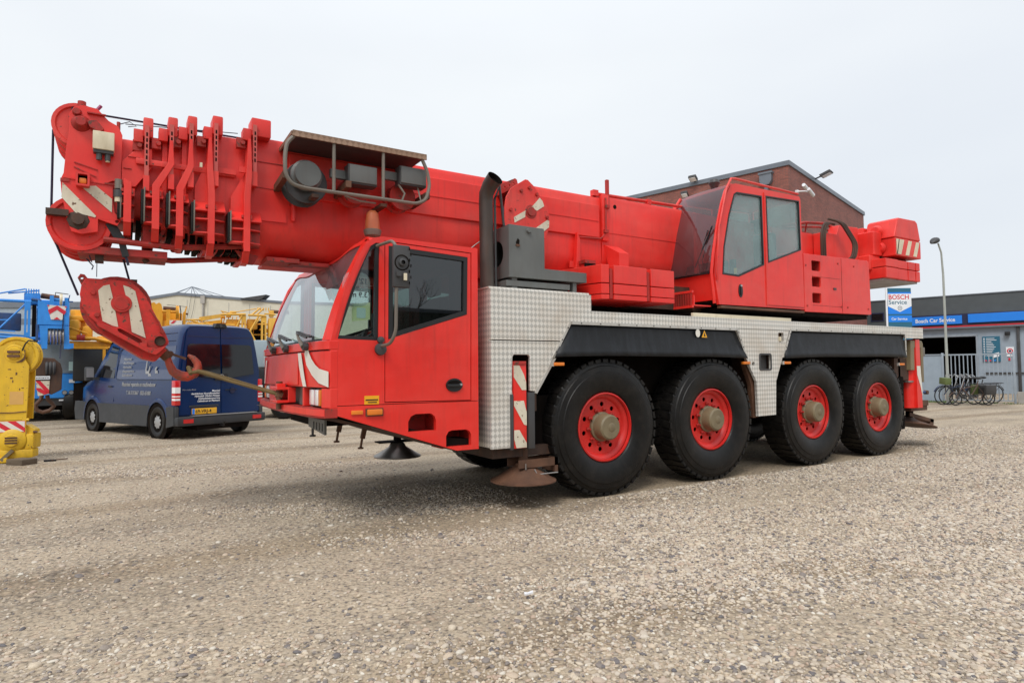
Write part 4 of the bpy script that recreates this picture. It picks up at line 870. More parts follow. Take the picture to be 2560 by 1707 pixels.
m.prism(L1, 'y', .24, .25, grey); m.prism([(.25, 2.33), (.78, 2.33), (.78, 2.85), (.25, 2.88)], 'x', -1.095, -1.085, grey, holes=[circ(.50, 2.60, .14, 24)]); m.box(-1.085, -.65, .25, .78, 2.87, 2.88, grey).box(-.66, -.65, .25, .78, 2.44, 2.87, grey).box(-.65, -.08, .25, .78, 2.43, 2.44, grey).box(-1.085, -.08, .25, .78, 2.33, 2.34, grey).box(-1.085, -.65, .77, .78, 2.34, 2.87, grey); part(m, 'battery_box', bev=.003)
part(MB().box(-1.12, -.30, .26, .80, 2.24, 2.30, grey).box(-1.05, -.98, .27, .34, 2.17, 2.33, grey).box(-.25, -.20, .27, .34, 2.18, 2.33, grey).box(-1.05, -.98, .7, .78, 2.17, 2.33, grey).box(-.95, -.30, .3, .8, 2.185, 2.24, dark), 'box_support', bev=.003)
m = MB(); m.prism([(-1.01, 2.66), (-.975, 2.66), (-.97, 2.72), (-.99, 2.74), (-1.01, 2.70)], 'y', .234, .239, dark); m.box(-1.015, -.97, .225, .239, 2.655, 2.675, rust, 0); m.lathe([(.001, -.03), (.02, -.03), (.025, 0), (.001, 0)], (-.86, .24, 2.83), 'y', grey, 10); m.box(-.87, -.83, .215, .235, 2.81, 2.825, grey); part(m, 'box_latch')
m = MB(); m.tube([(-1.19, .35, 2.2), (-1.20, .35, 3.15), (-1.14, .35, 3.30), (-1.09, .35, 2.88)], .014, greyd, 6).tube([(-1.20, .55, 2.2), (-1.20, .55, 3.1)], .014, greyd, 6); part(m, 'hand_rail')
pl = [(-.92, 2.88), (-.92, 3.17), (-.90, 3.28), (-.84, 3.385), (-.65, 3.51), (-.615, 3.51), (-.52, 3.44), (-.36, 3.24), (-.32, 3.12), (-.335, 2.98), (-.38, 2.86)]
m = MB(); m.prism(pl, 'y', .60, .625, redw); wn = part(m, 'winch_plate', bev=.004)
part(MB().prism(pl, 'y', .93, .955, redw).box(-.86, -.60, .626, .93, 3.36, 3.40, redd), 'winch_plate')
part(MB().lathe([(.0, .63), (.22, .63), (.22, .66), (.15, .66), (.15, .90), (.22, .90), (.22, .929), (0, .929)], (-.62, 0, 3.16), 'y', redd, 28).lathe([(.17, .67), (.185, .69), (.17, .71), (.185, .73), (.17, .75), (.185, .77), (.17, .79), (.185, .81), (.17, .83), (.185, .85), (.17, .87), (.17, .89)], (-.62, 0, 3.16), 'y', ropem, 24), 'winch_drum')
m = MB(); m.prism([(-.85, 3.37), (-.85, 3.47), (-.83, 3.49), (-.66, 3.575), (-.635, 3.56), (-.62, 3.50)], 'y', .80, .82, redd, holes=[circ(-.80, 3.45, .012, 8), circ(-.74, 3.48, .012, 8), circ(-.68, 3.51, .012, 8)]); part(m, 'lug_plate')
for pp in ([(-.805, 3.06), (-.79, 3.0), (-.385, 3.22), (-.42, 3.31), (-.47, 3.345), (-.56, 3.30), (-.70, 3.215)], [(-.68, 2.905), (-.335, 3.09), (-.325, 3.0), (-.345, 2.97), (-.48, 2.88)]):
    pass
part(MB().prism([(-.81, 3.06), (-.80, 3.0), (-.66, 3.08), (-.66, 3.10), (-.655, 3.155)], 'y', .594, .598, whitew), 'white_stripe')
part(MB().prism([(-.575, 3.20), (-.50, 3.17), (-.40, 3.235), (-.42, 3.29), (-.46, 3.325)], 'y', .594, .598, whitew), 'white_stripe')
part(MB().prism([(-.62, 2.90), (-.58, 2.90), (-.44, 2.92), (-.335, 3.0), (-.33, 3.075), (-.36, 3.08)], 'y', .594, .598, whitew), 'white_stripe')
m = MB(); m.lathe([(.001, -.02), (.05, -.02), (.055, -.005), (.075, -.005), (.08, .0)], (-.58, .60, 3.15), 'y', redd, 20)
for x, z in ((-.85, 3.14), (-.36, 3.11), (-.71, 3.37), (-.50, 3.36), (-.60, 3.42)): m.lathe([(.001, -.02), (.018, -.02), (.022, 0)], (x, .60, z), 'y', redd, 8)
part(m, 'winch_hub')

# ---- red ballast plates at the front of the superstructure
top = [(-.08, .66), (.05, .14), (.155, .125), (.155, 1.4), (-.08, 1.4)]
for k, (z0, z1) in enumerate(((2.335, 2.54), (2.212, 2.325), (2.15, 2.204))):
    part(MB().prism([(-.20, 1.0), (-.08, .66), (.05, .14), (.15, .125), (.15, 2.3), (-.20, 2.3)], 'z', z0, z1, red), 'ballast_plate', bev=.006)
    for x0, x1 in ((.22, .725), (.79, 1.175)):
        part(MB().box(x0, x1, .125, 2.3, z0, z1, red), 'ballast_plate', bev=.006)
part(MB().box(.14, .80, .24, 2.2, 2.16, 2.5, redd), 'ballast_core')
m = MB(); m.box(.17, .21, .14, .18, 2.16, 2.5, redd).box(.74, .78, .14, .18, 2.16, 2.5, redd); part(m, 'ballast_rod')

# ---- superstructure
m = MB(); m.lathe([(.001, 1.99), (.72, 1.99), (.72, 2.06), (.66, 2.07), (.66, 2.14), (.001, 2.14)], (1.55, YC, 0), 'z', dark, 40); part(m, 'slewing_ring')
m = MB(); m.box(.9, 5.9, .62, 2.1, 2.14, 2.45, brown).box(2.2, 3.9, .25, .62, 2.12, 2.17, dark).box(3.9, 5.6, .24, 2.5, 2.12, 2.17, dark).box(-.2, .9, .8, 1.9, 2.05, 2.15, dark); part(m, 'slewing_platform')
m = MB(); m.prism([(2.2, 2.45), (5.9, 2.45), (6.35, 2.8), (6.35, 3.50), (5.4, 3.50), (4.6, 3.50), (2.2, 3.50)], 'y', .68, .73, redb); m.prism([(2.2, 2.45), (5.9, 2.45), (6.35, 2.8), (6.35, 3.50), (2.2, 3.50)], 'y', 1.98, 2.03, redb); m.box(4.9, 6.3, .73, 1.98, 2.6, 3.44, redb).box(3.9, 6.3, .70, 2.0, 3.502, 3.52, redd); part(m, 'superstructure_side', bev=.006)
m = MB(); m.prism([(4.9, 3.04), (5.9, 2.9), (5.9, 3.68), (5.35, 3.66), (5.28, 3.50), (4.9, 3.50)], 'y', .50, .67, redb); part(m, 'superstructure_side', bev=.01)
m = MB(); m.tube([(4.1, .66, 3.54), (4.7, .66, 3.66), (5.15, .66, 3.70), (5.9, .66, 3.62)], .022, redd, 8).tube([(4.1, .74, 3.52), (4.75, .74, 3.61), (5.2, .74, 3.66), (5.85, .74, 3.58)], .016, redd, 8).tube([(4.72, .66, 3.64), (4.8, .74, 3.52)], .012, redd, 6); part(m, 'service_rail')
for k, dx in enumerate((0, .05, .10)):
    m = MB(); m.tube([(4.72+dx, .42, 3.05), (4.68+dx, .40, 3.42), (4.80+dx, .42, 3.62), (5.05+dx, .46, 3.64)], .017, brown, 8, fillet=.12); part(m, 'hydraulic_hose')
    m = MB(); m.tube([(4.95+dx, .44, 3.70), (5.15+dx, .36, 3.66), (5.42+dx, .30, 3.32), (5.34+dx, .30, 3.10), (5.22+dx, .34, 3.04)], .018, brown, 8, fillet=.14); part(m, 'hydraulic_hose')
# rear machinery box
box_ = [(3.905, 2.17), (3.905, 3.02), (5.60, 3.055), (5.64, 3.04), (5.665, 2.20), (5.63, 2.19)]
m = MB(); m.prism(box_, 'y', .20, .23, red, holes=[rrect(4.095, 4.315, z0, z1, .02) for z0, z1 in ((2.785, 2.935), (2.55, 2.695), (2.31, 2.455))]); m.box(3.905, 3.93, .23, .68, 2.18, 3.0, red).box(5.63, 5.665, .23, 2.5, 2.2, 3.04, red).prism([(3.905, 3.0), (5.63, 3.035), (5.63, 3.055), (3.905, 3.02)], 'y', .23, .68, red).box(3.93, 5.63, .23, 2.5, 2.17, 2.19, dark); part(m, 'machinery_box', bev=.006)
m = MB()
for z0, z1 in ((2.785, 2.935), (2.55, 2.695), (2.31, 2.455)): m.box(4.07, 4.34, .33, .34, z0-.02, z1+.02, redd).prism([(4.095, z0), (4.315, z0), (4.315, z0-.01), (4.095, z0-.01)], 'y', .23, .33, redd).box(4.07, 4.09, .232, .33, z0-.02, z1+.02, redd).box(4.32, 4.34, .232, .33, z0-.02, z1+.02, redd).box(4.07, 4.34, .232, .33, z1, z1+.015, redd)
part(m, 'step_recess')
m = MB(); m.box(4.855, 4.862, .197, .2, 2.19, 3.03, redd).box(4.10, 4.82, .197, .2, 2.70, 2.704, redd).box(4.10, 4.82, .197, .2, 2.275, 2.28, redd); part(m, 'panel_joint')
m = MB(); m.box(4.63, 4.70, .19, .199, 2.53, 2.56, greyd)
for x, z in ((3.95, 2.85), (4.77, 2.94), (5.2, 2.93), (3.96, 2.26), (4.83, 2.28), (5.0, 2.28), (5.58, 2.28)): m.disc((x, 0, z), 'y', .014, .192, .2, redd, 8)
part(m, 'panel_fastener')
# rear counterweight
def cwb(poly, z0, z1, mat=None): return MB().prism(poly, 'z', z0, z1, mat or red)
m = MB(); m.prism([(6.25, 3.49), (6.37, 3.80), (6.42, 3.83), (6.95, 3.84), (7.02, 3.80), (7.10, 3.52), (7.10, 3.49)], 'y', .10, .60, redb); m.prism([(6.25, 3.49), (6.37, 3.80), (6.42, 3.83), (6.95, 3.84), (7.02, 3.80), (7.10, 3.52), (7.10, 3.49)], 'y', 2.1, 2.62, redb); part(m, 'counterweight_top', bev=.02)
part(MB().box(6.25, 7.10, .601, 2.1, 3.3, 3.74, redb).box(6.0, 6.25, .3, 2.4, 3.2, 3.60, redb), 'counterweight_top', bev=.02)
s1 = part(MB().box(6.27, 7.10, .10, 2.62, 3.19, 3.485, redb), 'counterweight_slab', bev=.012)
for k in range(3): part(MB().prism([(6.33+.25*k+(-.03 if k == 0 else 0), 3.215), (6.44+.25*k, 3.215), (6.55+.25*k, 3.465), (6.44+.25*k+(-.06 if k == 0 else 0), 3.465)], 'y', .094, .098, cream), 'white_stripe', parent=s1)
part(MB().prism([(6.30, 3.215), (6.33, 3.215), (6.40, 3.465), (6.30, 3.465)], 'y', .094, .098, cream), 'white_stripe', parent=s1)
for z0, z1 in ((2.985, 3.12), (2.80, 2.975)):
    for x0, x1 in ((5.96, 6.34), (6.37, 6.68), (6.70, 6.93), (6.955, 7.09)): part(MB().box(x0, x1, .10 if x0 < 6.3 else .12, 2.62, z0, z1, redb), 'counterweight_slab', bev=.01)
part(MB().box(5.98, 7.06, .16, 2.56, 2.77, 2.80, pm('grey_concrete', (.34, .32, .31), .8, var=.2, vscale=6)).box(6.2, 7.0, .3, 2.4, 3.12, 3.19, dark), 'counterweight_base')
m = MB()
for y, z in ((.38, 3.63), (.34, 3.34)): m.lathe([(.001, -.06), (.07, -.06), (.08, -.04), (.10, 0)], (6.25, y, z), 'x', redb, 16)
part(m, 'locking_pin')
part(MB().box(5.9, 6.26, .32, 2.4, 2.95, 3.2, redb), 'counterweight_bracket', bev=.02)

# ---- operator cab
oy0, oy1 = .20, 1.08
oside = [(2.06, 2.19), (1.985, 2.56), (2.02, 2.86), (2.10, 3.20), (2.20, 3.52), (2.28, 3.70), (2.35, 3.80), (2.44, 3.825), (3.84, 3.845), (3.87, 3.81), (3.895, 2.20)]
ow1 = [(2.135, 2.585), (2.46, 2.575), (3.0, 2.775), (2.985, 3.735), (2.46, 3.715), (2.40, 3.68), (2.28, 3.38), (2.17, 2.95)]
ow2 = [(3.085, 2.81), (3.85, 3.06), (3.835, 3.78), (3.07, 3.75)]
m = MB()
m.prism(oside, 'y', oy0, oy0+.04, red, holes=[ow1, ow2])
m.prism(oside, 'y', oy1-.04, oy1, red, holes=[ow1, ow2])
part(m, 'operator_cab_side')
m = MB(); m.box(2.40, 3.86, oy0+.04, oy1-.04, 3.79, 3.83, red).box(3.85, 3.89, oy0+.04, oy1-.04, 2.2, 3.05, red).box(2.1, 3.85, oy0+.04, oy1-.04, 2.19, 2.23, dark).box(3.85, 3.89, oy0+.04, oy0+.08, 3.05, 3.79, red).box(3.85, 3.89, oy1-.08, oy1-.04, 3.05, 3.79, red).prism([(2.02, 2.25), (2.06, 2.25), (1.99, 2.60), (1.95, 2.60)], 'y', oy0+.03, oy1-.03, red); part(m, 'operator_cab_roof', bev=.006)
part(MB().box(3.865, 3.87, oy0+.09, oy1-.09, 3.06, 3.78, gcab), 'rear_window')
fc = [(1.955, 2.60), (1.975, 2.72), (2.0, 2.86), (2.08, 3.20), (2.18, 3.52), (2.26, 3.70), (2.34, 3.80)]
def curvy(fc, y0, y1, mat, th, off=0, n_=1):
    m = MB(); vs = []; ny_ = 7
    for i in range(ny_):
        t = i/(ny_-1); y = y0+(y1-y0)*t; bl = -.05*math.sin(PI*t)*n_
        for x, z in fc: vs.append((x+bl+off, y, z))
    k = len(fc); m.add(vs, [(i*k+j, i*k+j+1, (i+1)*k+j+1, (i+1)*k+j) for i in range(ny_-1) for j in range(k-1)], mat); return m
part(curvy(fc, oy0+.03, oy1-.03, glassm('operator_windshield', (.42, .30, .30), .02, ior=1.75, haze=.16, hazec=(.32, .24, .25)), 0), 'windshield')
m = MB()
for y in (oy0+.005, oy1-.02): m.tube([(x-.012, y+.01, z) for x, z in [(2.0, 2.20)]+fc], .020, red, 8)
part(m, 'windshield_pillar')
part(MB().tube([(x-.02, oy1+.02, z) for x, z in [(2.0, 2.45)]+fc[:-1]], .014, redw, 6).tube([(2.02, oy0-.02, 2.50), (1.99, oy0-.03, 2.60), (2.06, oy0-.03, 3.2), (2.22, oy0-.03, 3.72), (2.33, oy0-.02, 3.87), (2.44, oy0, 3.89), (3.84, oy0+.02, 3.885)], .016, redw, 7), 'guard_rail')
part(MB().box(1.93, 2.0, oy0+.04, oy1-.04, 2.585, 2.62, black), 'windshield_seal')
part(MB().prism(ring(ow1, .002), 'y', oy0-.004, oy0+.035, black, holes=[ring(ow1, .022)]), 'window_seal')
part(MB().prism(ring(ow2, .002), 'y', oy0-.004, oy0+.035, black, holes=[ring(ow2, .018)]), 'window_seal')
for y in (oy0+.018, oy1-.022):
    part(MB().prism(ring(ow1, .015), 'y', y, y+.005, gcab), 'window_pane'); part(MB().prism(ring(ow2, .012), 'y', y, y+.005, gcab), 'window_pane')
m = MB(); m.box(3.025, 3.05, oy0-.012, oy0, 2.22, 3.79, redw).box(3.07, 3.88, oy0-.008, oy0-.001, 2.225, 2.23, redd); part(m, 'door_edge')
m = MB(); m.prism([(2.487+.042*math.cos(t_), 2.39+.088*math.sin(t_)) for t_ in np.linspace(0, 2*PI, 20, endpoint=False)], 'y', oy0-.008, oy0, black); m.box(2.475, 2.50, oy0-.02, oy0-.008, 2.33, 2.45, black, .005).disc((2.49, 0, 2.455), 'y', .014, oy0-.022, oy0-.008, silver, 10); part(m, 'door_handle')
m = MB(); m.tube([(2.07, .42, 2.60), (1.99, .40, 2.78), (2.04, .28, 3.20)], .007, black, 5).tube([(2.07, .48, 2.60), (1.98, .46, 2.78), (2.04, .34, 3.18)], .006, black, 5).bar((1.965, .50, 2.70), (2.035, .26, 3.22), .02, .012, black); part(m, 'wiper')
m = MB(); m.box(3.0, 3.5, .38, .88, 2.5, 2.72, seatm, .06).box(3.42, 3.56, .38, .88, 2.70, 3.32, seatm, .05).box(3.44, 3.54, .50, .76, 3.34, 3.56, seatm, .05).box(3.05, 3.35, .30, .38, 2.80, 2.86, black, .02); part(m, 'cab_seat')
m = MB(); m.box(2.25, 2.40, .30, .95, 2.60, 2.80, black, .03).box(2.42, 2.62, .72, .98, 2.60, 3.2, greyd, .03).bar((2.50, .8, 2.3), (2.45, .8, 3.3), .02, .02, black).box(2.40, 2.44, .74, .94, 3.22, 3.42, black, .01); part(m, 'control_console')
part(MB().prism([(3.55, 3.02), (3.72, 3.04), (3.72, 3.30), (3.55, 3.28)], 'y', .9, .92, pm('cardboard', (.42, .24, .14), .8, var=.1)), 'paper_note')
part(MB().box(2.43, 2.50, .26, .33, 2.60, 2.82, black, .01).box(2.44, 2.49, .25, .26, 2.62, 2.70, decal_y), 'bottle')
m = MB(); m.lathe([(.001, 3.99), (.06, 3.985), (.08, 3.94), (.06, 3.90), (.03, 3.83)], (2.50, .6, 0), 'z', greyd, 14); part(m, 'work_lamp')
m = MB(); m.box(2.08, 3.86, oy0-.02, oy0+.05, 2.145, 2.175, rust); part(m, 'door_rail')
# ribbed foot step in front of the operator cab
m = MB(); m.box(1.70, 2.02, oy0+.1, 1.05, 2.165, 2.18, red).box(1.70, 1.72, oy0+.1, 1.05, 2.18, 2.30, red)
for k in range(22): m.box(1.675, 1.70, oy0+.12+k*.041, oy0+.14+k*.041, 2.17, 2.33, redd)
m.box(1.67, 1.70, oy0+.1, 1.05, 2.33, 2.36, red).box(1.67, 1.70, oy0+.1, 1.05, 2.14, 2.17, red); part(m, 'ribbed_step')

# ---- boom
def sect(w_, zt, zb, r=.07):     # outline (y, z), u-shaped bottom
    o = [(YC-w_+r, zt), (YC-w_+r*.3, zt-r*.3), (YC-w_, zt-r)]
    h = (zt-zb); rr = min(.34, h*.32)
    for k in range(0, 7):
        a = R_(180+k*15); o.append((YC+(w_-rr*.9)*(-1)+rr*.9*math.cos(a), zb+rr+rr*math.sin(a)))
    mir = [(2*YC-y, z) for y, z in reversed(o)]
    return o+mir
def section(x0, x1, w_, zt, zb, mat, name='boom_section', parent=None):
    m = MB(); m.prism(sect(w_, zt, zb), 'x', x0, x1, mat); return part(m, name, parent=parent)
BW = .45
bs = section(-3.52, .70, BW, 3.585, 2.455, redb)
section(.705, 4.4, BW+.012, 3.61, 2.50, redb)
m = MB()
for s_ in (-1, 1):
    y = YC+s_*BW
    a, b = (y-.028, y) if s_ < 0 else (y, y+.028)
    m.prism([(-3.15, 3.035), (.66, 3.035), (.66, 3.45), (-3.15, 3.45)], 'y', a, b, redb)
part(m, 'side_stiffener', parent=bs, bev=.008)
m = MB(); m.box(-3.15, .64, YC-BW-.036, YC-BW-.028, 3.243, 3.252, redb); m.box(-3.50, -3.16, YC-BW-.006, YC-BW, 3.33, 3.336, redd).box(-3.45, -3.16, YC-BW-.006, YC-BW, 3.085, 3.09, redd).box(.75, 2.1, YC-BW-.018, YC-BW-.012, 3.115, 3.122, redb); part(m, 'weld_seam', parent=bs)
m = MB(); m.prism([(-3.50, 2.78), (-3.17, 2.78), (-3.17, 2.87), (-3.50, 2.87)], 'y', YC-BW-.012, YC-BW, redb); part(m, 'cover_plate', parent=bs)
part(MB().tube([(-3.11, YC-BW-.03, 2.80), (-3.11, YC-BW-.03, 2.96)], .022, redb, 10).box(-3.15, -3.07, YC-BW-.04, YC-BW, 2.955, 2.97, redd), 'side_rod', parent=bs)
m = MB(); m.box(-3.30, -2.0, YC-.26, YC+.26, 2.43, 2.458, redb).box(-3.1, -2.45, YC-.34, YC-.2, 2.41, 2.44, redd)
for k in range(8): m.box(-3.2+k*.15, -3.15+k*.15, YC-.30+.1*(k % 2), YC-.27+.1*(k % 2), 2.424, 2.43, redd)
part(m, 'underside_plate', parent=bs)
part(MB().box(.69, .80, YC-BW-.05, YC-BW-.012, 3.0, 3.60, redb, .012).tube([(.735, YC-BW-.06, 3.55), (.735, YC-BW-.06, 3.1), (.66, YC-BW-.04, 3.02), (.3, YC-BW-.03, 3.01)], .012, redd, 6).box(.72, .79, YC-BW-.08, YC-BW-.03, 3.42, 3.46, redd).box(.70, .77, YC-BW-.08, YC-BW-.03, 3.10, 3.14, redd), 'boom_collar', bev=0)
part(MB().box(.775, .815, YC-BW-.04, YC-BW-.005, 3.42, 3.80, redd), 'upright_lug')
part(MB().disc((.93, 0, 3.47), 'y', .028, YC-BW-.0145, YC-BW-.011, dark, 14), 'access_hole')
part(MB().tube([(.62, YC-BW+.05, 3.62), (2.15, YC-BW+.05, 3.655), (2.3, YC-BW+.05, 3.66)], .022, redw, 8).box(1.55, 1.62, YC-BW+.02, YC-BW+.08, 3.60, 3.67, redw).box(.60, .68, YC-BW+.01, YC-BW+.08, 3.585, 3.66, redw), 'top_pipe')
part(MB().prism([(.27, 3.06), (.31, 2.97), (.31, 2.60), (.24, 2.60)], 'y', YC-BW-.07, YC-BW, redb).prism([(.18, 2.7), (.24, 2.7), (.24, 2.62), (.18, 2.62)], 'y', YC-BW-.03, YC-BW, redb), 'rib', bev=.004)
m = MB(); m.add([(.73, YC-BW-.01, 2.96), (.99, YC-BW-.01, 2.95), (1.02, YC-BW-.16, 2.84), (.86, YC-BW-.16, 2.84), (.86, YC-BW-.16, 2.5), (1.02, YC-BW-.16, 2.5), (.86, YC-BW-.01, 2.5), (1.02, YC-BW-.01, 2.5)], [(0, 1, 2, 3), (3, 2, 5, 4), (0, 3, 4, 6), (1, 7, 5, 2)], redb); part(m, 'bracket')
part(MB().box(.28, .44, YC-BW-.2, YC-BW-.05, 2.66, 2.70, redd).box(.28, .44, YC-BW-.2, YC-BW-.18, 2.56, 2.66, dark), 'bracket')
# derrick cylinder
part(MB().tube([(-1.6, YC, 2.42), (1.2, YC, 2.2)], .13, redd, 16), 'luffing_cylinder')
# telescoped inner sections
inner = [(-3.84, -3.4, .425, 3.545, 2.50), (-4.02, -3.8, .405, 3.51, 2.545), (-4.17, -4.0, .385, 3.475, 2.59), (-4.30, -4.1, .365, 3.44, 2.63), (-4.58, -4.25, .345, 3.40, 2.67)]
for x0, x1, w_, zt, zb in inner: section(x0, x1, w_, zt, zb, redb)
# collars
def outline(w_, zt, zb, g): return sect(w_+g, zt+g*.6, zb-g, .08)
COLL = [(-3.52, -3.535, -3.67, -3.41, 2.80, 2.54, BW, 3.585, 2.455, .17, 0), (-3.84, -3.825, -3.96, -3.71, 2.86, 2.60, .425, 3.545, 2.50, .085, 0), (-4.035, -4.07, -4.15, -4.0, 2.915, 2.64, .405, 3.51, 2.545, .075, 0),
        (-4.185, -4.25, -4.335, -4.195, 2.93, 2.65, .385, 3.475, 2.59, .075, 0), (-4.325, -4.455, -4.505, -4.405, 2.93, 2.665, .365, 3.44, 2.63, .075, -.045)]
for i, (x, xl, px_, gr_x, z1, z0, w_, zt, zb, tw, tdx) in enumerate(COLL):
    yn = YC-w_; hw = .028
    m = MB(); m.prism(outline(w_, zt, zb, .035), 'x', x-.02, x+.02, redb, holes=[outline(w_, zt, zb, -.02)])
    xu = x+(.0 if i < 2 else .045)
    strap_ = [(xl-hw, zb-.0), (xl-hw, 2.97), (xu-hw*.9, 3.17), (xu-hw*.4, zt-.10), (xu+hw*.4, zt-.10), (xu+hw*.9, 3.17), (xl+hw, 2.95), (xl+hw, zb-.0)]
    if i == 4: strap_ = [(xl-hw, zb), (xl-hw, 2.97), (xl-hw, 3.0), (xl+hw, 2.97), (xl+hw, zb)]
    m.prism(strap_, 'y', yn-.135, yn-.095 if i > 1 else yn-.03, redb)
    m.prism([(yn-.135, zb+.02), (yn-.03, zb-.09), (yn+.10, zb-.10), (yn+.10, zb-.06), (yn, zb-.03), (yn-.095, zb+.05)], 'x', xl-hw, xl+hw, redb)
    col = part(m, 'boom_collar', bev=.004)
    x1 = x+.02+tdx
    part(MB().box(x1, x1+tw, yn-.10, yn+.10, zt-.05, zt+.12, redw, .014).box(x1-.07, x1, yn-.09, yn+.04, zt-.10, zt+.01, redw, .006), 'guide_tab', parent=col)
    part(MB().box(x1+.012, x1+.044, yn-.118, yn-.098, zt-.40, zt+.045, pm('scuffed_red', (.60, .10, .085), .6, var=.15, dirt=.4) if i == 0 else MATS['scuffed_red']).box(x1+.005, x1+.05, yn-.12, yn-.03, zt-.52, zt-.39, redb), 'guide_strip', parent=col)
    m = MB()
    for k in range(6): m.box(x1+.022, x1+.034, yn-.1205, yn-.1182, zt-.30+.05*k, zt-.268+.05*k, dark)
    part(m, 'slots', parent=col)
    m = MB(); zm = (z0+z1)/2-.01
    m.prism([(yn, z1+.055), (yn-.12, z1-.055), (yn-.12, z1-.068), (yn, z1-.068)], 'x', px_, gr_x, redb)
    for z, d in ((zm, .012), (z0, .010)): m.prism([(px_, yn), (px_, yn-.10), (xl, yn-.13), (gr_x, yn-.07), (gr_x, yn)], 'z', z-.006, z+.006, redb)
    m.box(px_, gr_x, yn-.035, yn, z0, z1-.06, redd).box(px_, px_+.006, yn-.11, yn, z0-.0, z1-.06, redb); part(m, 'gusset', parent=col)
    part(MB().box(px_-.024, px_, yn-.11, yn+.03, z0, z1, rubber, .008).box(px_-.004, px_+.007, yn-.122, yn+.02, z0, z1+.015, tubeg, .003), 'slide_pad', parent=col)
    part(MB().lathe([(.001, -.03), (.018, -.03), (.022, 0)], (x-.05, yn-.07, zt-.13), 'y', redd, 8).box(x-.10, x-.03, yn-.07, yn-.01, zt-.17, zt-.08, redd), 'adjuster_bolt', parent=col)
    if i < 2: part(MB().prism([(x-.01, z1+.42), (x+.0, z1+.42), (x+.0, z1+.0), (px_+.01, z1+.0), (px_+.01, z1+.16)], 'y', yn-.03, yn-.005, redb), 'side_plate', parent=col)
    part(MB().box(xl-.045, xl-.03, yn-.13, yn-.10, z1-.04, z1-.015, redd).box(xl+.03, xl+.04, yn-.13, yn-.10, z1-.05, z1-.01, redd), 'mounting', parent=col)
m = MB()
for x in np.arange(-4.45, -3.5, .06): m.box(x, x+.04, 1.05, 1.70, 2.625-(x+4.45)*.19, 2.70-(x+4.45)*.19, dark)
part(m, 'roller_teeth')
part(MB().prism([(-4.50, 3.16), (-4.40, 3.28), (-4.28, 3.30), (-4.28, 3.14), (-4.40, 2.955), (-4.50, 2.955)], 'y', .935, .97, redb).box(-4.46, -4.37, .925, .935, 3.205, 3.212, redd).box(-4.49, -4.43, .925, .935, 3.10, 3.107, redd), 'side_plate', bev=.004)
part(MB().box(-4.40, -3.62, .90, .93, 3.15, 3.20, redw, .006), 'side_rail')
part(MB().box(-3.60, -3.46, .83, .86, 3.185, 3.235, redb).box(-3.78, -3.62, .88, .90, 3.165, 3.215, redb).box(-3.92, -3.90, .82, .84, 3.175, 3.215, cream), 'side_rail')

# ---- boom head
hp = [(-4.87, 3.50), (-4.84, 3.56), (-4.78, 3.585), (-4.68, 3.575), (-4.60, 3.49), (-4.53, 3.455), (-4.50, 3.385), (-4.505, 2.99), (-4.565, 2.985), (-4.62, 2.95), (-4.56, 2.94), (-4.56, 2.83), (-4.545, 2.72), (-4.50, 2.66), (-4.525, 2.61), (-4.66, 2.65), (-4.66, 2.545), (-4.77, 2.515), (-4.84, 2.53), (-4.87, 2.62), (-4.91, 2.83), (-4.92, 2.945), (-4.90, 3.0), (-4.885, 3.22), (-4.87, 3.36)]
m = MB(); m.prism(hp, 'y', .95, .975, red, holes=[circ(-4.527, 2.645, .014, 10)]); m.prism(hp, 'y', 1.745, 1.77, red); m.box(-4.62, -4.50, .975, 1.745, 2.72, 3.36, redb).box(-4.86, -4.60, .975, 1.745, 2.98, 3.1, redd); bh = part(m, 'boom_head', bev=.005)
part(MB().box(-4.92, -4.86, .94, .985, 2.93, 2.955, redd).box(-4.62, -4.52, .935, .952, 2.95, 2.96, redd).prism([(-4.90, 2.96), (-4.50, 2.94), (-4.50, 2.952), (-4.90, 2.972)], 'y', .94, .95, redw), 'reinforcing_edge', parent=bh)
for k in range(4):
    part(MB().sheave((-4.81, 1.03+.18*k, 3.425), .185, .07, redw), 'sheave', parent=bh); part(MB().sheave((-4.79, 1.03+.18*k, 2.61), .225, .075, redw), 'sheave', parent=bh)
m = MB(); m.lathe([(.001, -.07), (.035, -.07), (.045, -.05), (.05, -.03), (.065, -.01), (.07, 0)], (-4.79, .95, 3.43), 'y', redd, 16).lathe([(.001, -.055), (.045, -.055), (.045, -.01), (.075, -.005), (.08, 0)], (-4.795, .95, 2.625), 'y', brown, 8).lathe([(.001, -.03), (.025, -.03), (.035, 0)], (-4.82, .95, 3.52), 'y', redd, 12); part(m, 'axle_cap', parent=bh)
part(MB().prism([(-4.75, 3.45), (-4.68, 3.46), (-4.63, 3.40), (-4.66, 3.37), (-4.73, 3.40)], 'y', .90, .95, redd).box(-4.75, -4.62, .92, .95, 3.52, 3.53, redd), 'bracket', parent=bh)
part(MB().bar((-4.83, .945, 3.10), (-4.67, .945, 3.06), .008, .008, redd).bar((-4.83, .945, 3.06), (-4.68, .945, 3.00), .008, .008, redd), 'bracket', parent=bh)
part(MB().box(-4.705, -4.555, .845, .92, 3.21, 3.36, cream, .008), 'junction_box', parent=bh)
m = MB(); m.box(-4.70, -4.56, .86, .93, 3.185, 3.21, greyd)
for x, mm in ((-4.66, greyd), (-4.60, greyd)): m.tube([(x, .89, 3.20), (x, .89, 3.13)], .022, mm, 10)
m.tube([(-4.60, .89, 3.145), (-4.60, .89, 3.12)], .016, cream, 8); part(m, 'cable_gland', parent=bh)
